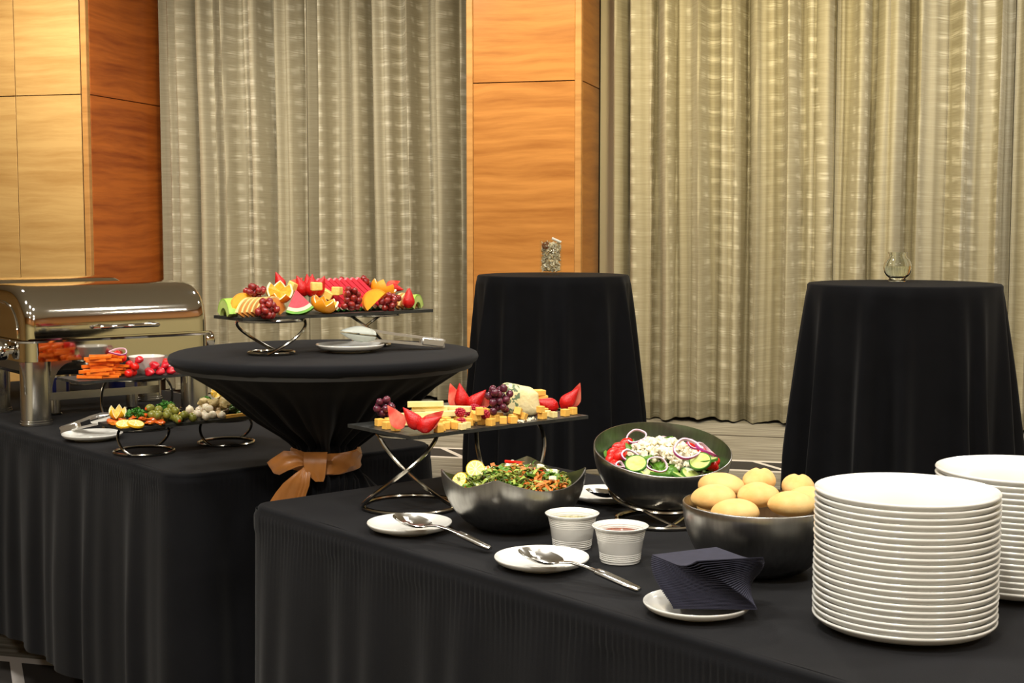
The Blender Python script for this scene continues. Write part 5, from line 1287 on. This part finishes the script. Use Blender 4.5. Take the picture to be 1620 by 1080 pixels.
# ------------------------------------------------------------------ tilted round salad bowl (bowl frame: x right, y away, z out of the bowl)
def mound(x, y):
    q = math.hypot(x, y)/SBR
    return SBH-.046+.038*max(0, 1-q*q*1.05)
ps = Pile(lambda x, y: mound(x, y))
class InBowl:
    def put(s, kind, x, y, rot, label, group=None, sc=1, keep=True, dz=0):
        z = ps.drop([(a*sc, b*sc, c*sc, r*sc) for a, b, c, r in kind.sph], x, y, rot, keep)+dz
        return kind.make(SM @ Matrix.Translation((x, y, z)) @ rot.to_4x4() @ Matrix.Scale(sc, 4), label, group)
IB = InBowl()
def bed(Mx, mfun, rmax, n, mats, name, label, seed, zlo, lo=.018, hi=.034):
    q = random.Random(seed); mb = MB()
    V, Fc = grid(28, 10, lambda u, v: (rmax*v*math.cos(2*PI*u), rmax*v*math.sin(2*PI*u), mfun(rmax*v*math.cos(2*PI*u), rmax*v*math.sin(2*PI*u))-.012)); mb.add(V, Fc, 1)
    for i in range(n):
        r_ = rmax*.93*math.sqrt(q.random()); a = q.uniform(0, 6.3); x, y = r_*math.cos(a), r_*math.sin(a); L = q.uniform(lo, hi); w_ = L*q.uniform(.4, .75); sd = q.random()*20
        V, Fc = grid(5, 4, lambda u, v: ((u-.5)*L, (v-.5)*w_*math.sin(PI*min(max(u, .08), .95)), .25*w_*math.cos((v-.5)*PI)+.006*mnoise.noise(Vector((u*4, v*4, sd)))))
        mb.add(V, Fc, q.randrange(len(mats)), TR(x, y, mfun(x, y)-.004, q.uniform(0, 6), q.uniform(-.5, .5), q.uniform(-.5, .5)))
    zi = np.array([z for x, z in reversed(bowl_prof(SBR, SBH, SBB)[1])]); xi = np.array([x for x, z in reversed(bowl_prof(SBR, SBH, SBB)[1])])
    def inside(v): k = min(1, (float(np.interp(v[2], zi, xi))-.003)/max(1e-6, math.hypot(v[0], v[1]))); return (v[0]*k, v[1]*k, v[2])
    mb.V = [inside(v) for v in mb.V]
    return single(name, mb.mesh(name, mats, ang=80), label, 'salad', Mx, stuff=True)
bed(SM, mound, SBR-.012, 260, [G['lett'], G['lettd'], G['lett']], 'salad_greens', 'torn green lettuce filling the round salad bowl', 6, 0)
LM = [leaf_mesh(.045, .034, (G['lett'], G['lett'], G['lettd'])[k], k) for k in range(3)]
LK = [Kind('lettuce_leaf', m_, [(0, 0, .001, .002)], 'lettuce') for m_ in LM]
for i in range(16):
    a = rr.uniform(0, 6.3); r_ = rr.uniform(.03, .095); IB.put(LK[i % 3], r_*math.cos(a), r_*math.sin(a), E3(rr.uniform(-.4, .4), rr.uniform(-.4, .4), rr.uniform(0, 6)), 'torn lettuce leaf on top of the tilted round salad', 'lettuce leaves', keep=False)
for x, y in ((-.098, -.012), (-.092, .014), (-.080, .036), (-.092, -.036), (-.064, .056), (-.076, .002), (-.082, -.022)): IB.put(K['gtom'], x, y, E3(1.3, rr.uniform(-.5, .5), rr.uniform(0, 3)), 'red grape tomato at the pickle table side of the round salad', 'grape tomatoes in the salad', sc=.95)
for x, y in ((.092, -.030), (.097, -.008), (.090, .018), (.078, .040), (.086, -.046), (.080, .002), (.062, .058)): IB.put(K['gtom'], x, y, E3(1.3, rr.uniform(-.5, .5), rr.uniform(0, 3)), 'red grape tomato at the plate stack side of the round salad', 'grape tomatoes beside the plates', sc=.95)
for x, y, t in ((-.035, -.082, -.5), (-.010, -.090, -.4), (.028, -.088, -.4), (.046, -.078, -.4), (.076, -.058, -.3), (.062, -.070, -.5), (-.056, -.074, -.4)): IB.put(K['cuc'], x, y, E3(t, rr.uniform(-.2, .2), rr.uniform(0, 6)), 'cucumber slice at the front of the round salad', 'cucumber slices')
for x, y, k, rx, ry, sc, lb in ((-.062, -.030, 'on2', .5, .2, 1.05, 'red onion ring beside the grape tomatoes of the round salad'), (-.082, -.050, 'on1', .5, .2, 1.1, 'small red onion ring near the salad bowl rim'), (-.018, -.075, 'on3', .8, .1, .95, 'red onion ring standing over the cucumber slices'), (.040, -.045, 'on3', .35, -.2, 1.4, 'wide red onion ring across the front of the feta'), (.080, -.025, 'on3', .5, .5, 1.35, 'wide red onion ring over the cucumber beside the plates'), (-.045, .060, 'on3', .2, -.3, 1.0, 'red onion ring behind the feta on the tomato side'), (.015, .075, 'on3', .2, .1, .9, 'red onion ring at the back of the feta heap'), (.065, .030, 'on2', .3, .4, 1.0, 'red onion ring at the feta edge near the plates')):
    IB.put(K[k], x, y, E3(rx*.75, ry*.9, rr.uniform(-1.2, 1.2)), lb, 'red onion rings', sc*.9, False, -.003)
mb = MB(); q = random.Random(5)
for i in range(420):
    x, y = q.gauss(.004, .034), q.gauss(.004, .030)
    if (x/.075)**2+(y/.062)**2 > 1: continue
    r_ = q.uniform(.0022, .0080); V, Fc = blob(r_, r_*q.uniform(.7, 1), r_*q.uniform(.7, 1), 7, 5, .7, 1.5, i)
    hh = .020*max(0, 1-(x/.07)**2-(y/.06)**2); mb.add(V, Fc, 0, TR(x, y, mound(x, y)+q.uniform(.0, 1)*hh+.004, q.uniform(0, 6), q.uniform(0, 3)))
single('feta_crumbles', mb.mesh('feta_crumbles', G['feta'], ang=50), 'white feta crumbles heaped on the round salad', 'cheese', SM, stuff=True)

# ------------------------------------------------------------------ wavy bowl salad
WM = Matrix.Translation(WB)
def wmound(x, y):
    q = math.hypot(x, y)/.12; return .070+.034*max(0, 1-q*q)
ps = Pile(lambda x, y: wmound(x, y)); SM_keep = SM; SM = WM
mb = MB(); q = random.Random(12)
for i in range(620):                           # frisee, shoots and shredded carrot, curled every way
    r_ = .104*math.sqrt(q.random()); a = q.uniform(0, 6.3); x, y = r_*math.cos(a), r_*math.sin(a)
    car = (x > .02 and y < -.02 and q.random() < .6) or q.random() < .12
    L = q.uniform(.02, .05); w_ = q.uniform(.0022, .0085); cu = q.uniform(-2.2, 2.2)
    V, Fc = grid(7, 1, lambda u, v: ((u-.5)*L, (v-.5)*w_*(1-.5*u)+.25*L*cu*.4*(u-.5)**2, .006*math.sin(u*5+i)+.003*(v-.5)*math.sin(u*9))); V, Fc = solid(V, Fc, .0008)
    Mx = TR(x, y, wmound(x, y)+q.uniform(-.008, .006), q.uniform(0, 6), q.uniform(-.5, .5), q.uniform(-.35, .35)); V = [Mx @ Vector(v) for v in V]
    V = [(v.x*min(1, .106/max(1e-6, math.hypot(v.x, v.y))), v.y*min(1, .106/max(1e-6, math.hypot(v.x, v.y))), v.z) for v in V]
    mb.add(V, Fc, 3 if car else q.choice((0, 1, 2, 2, 4, 4)))
V, Fc = grid(30, 8, lambda u, v: (.104*v*math.cos(2*PI*u), .104*v*math.sin(2*PI*u), wmound(.104*v*math.cos(2*PI*u), .104*v*math.sin(2*PI*u))-.010)); mb.add(V, Fc, 1)
single('salad_greens', mb.mesh('salad_greens', [G['lett'], G['lettd'], G['frisee'], fm('shredded_carrot', (.62, .19, .02), .45, (.5, .13, .012), 90), fm('olive_green_shoot', (.20, .23, .03), .4, (.12, .15, .018), 90)], ang=80), 'curly greens and shredded carrot filling the wavy bowl', 'salad', WM, stuff=True)
for i in range(14):
    a = rr.uniform(0, 6.3); r_ = rr.uniform(.01, .08); IB.put(LK[i % 3], r_*math.cos(a), r_*math.sin(a), E3(rr.uniform(-.4, .4), rr.uniform(-.4, .4), rr.uniform(0, 6)), 'torn salad leaf on top of the wavy bowl salad', 'leaves in the wavy bowl', keep=False, sc=.8)
IB.put(K['lslice'], -.098, -.020, E3(1.0, 0, -.7), 'lemon slice standing at the rim of the wavy bowl', 'lemon slices in the wavy bowl', .82); IB.put(K['lslice'], -.070, .004, E3(1.05, 0, .1), 'lemon slice leaning against the greens in the wavy bowl', 'lemon slices in the wavy bowl', .88)
for x, y in ((-.050, .030), (-.042, .018), (-.012, .060), (.004, .052), (.018, .050), (.032, .048), (.042, .040), (.010, .038), (.056, .030), (.068, .028), (.060, .012), (.070, -.035), (.074, .018), (.050, .020), (-.004, .066)): IB.put(K['fcube'], x, y, E3(rr.uniform(-.4, .4), rr.uniform(-.4, .4), rr.uniform(0, 6)), 'white feta cube on top of the wavy bowl salad', 'feta cubes', dz=.001)
for x, y, rz, lb in ((-.022, .032, .5, 'red pepper strip between the lemon and feta in the wavy bowl'), (.040, .012, -.6, 'bright red pepper strip in front of the feta cubes'), (.0, .045, .2, 'red pepper strip on top of the greens in the wavy bowl')): IB.put(Kind('pepper_strip', bar(.034, .007, .0045, G['tomato'], 'pepper_strip', .2, .001), boxsph(.034, .007, .0045), 'pepper'), x, y, E3(.2, .1, rz), lb, 'pepper strips in the wavy bowl', dz=.002)
SM = SM_keep
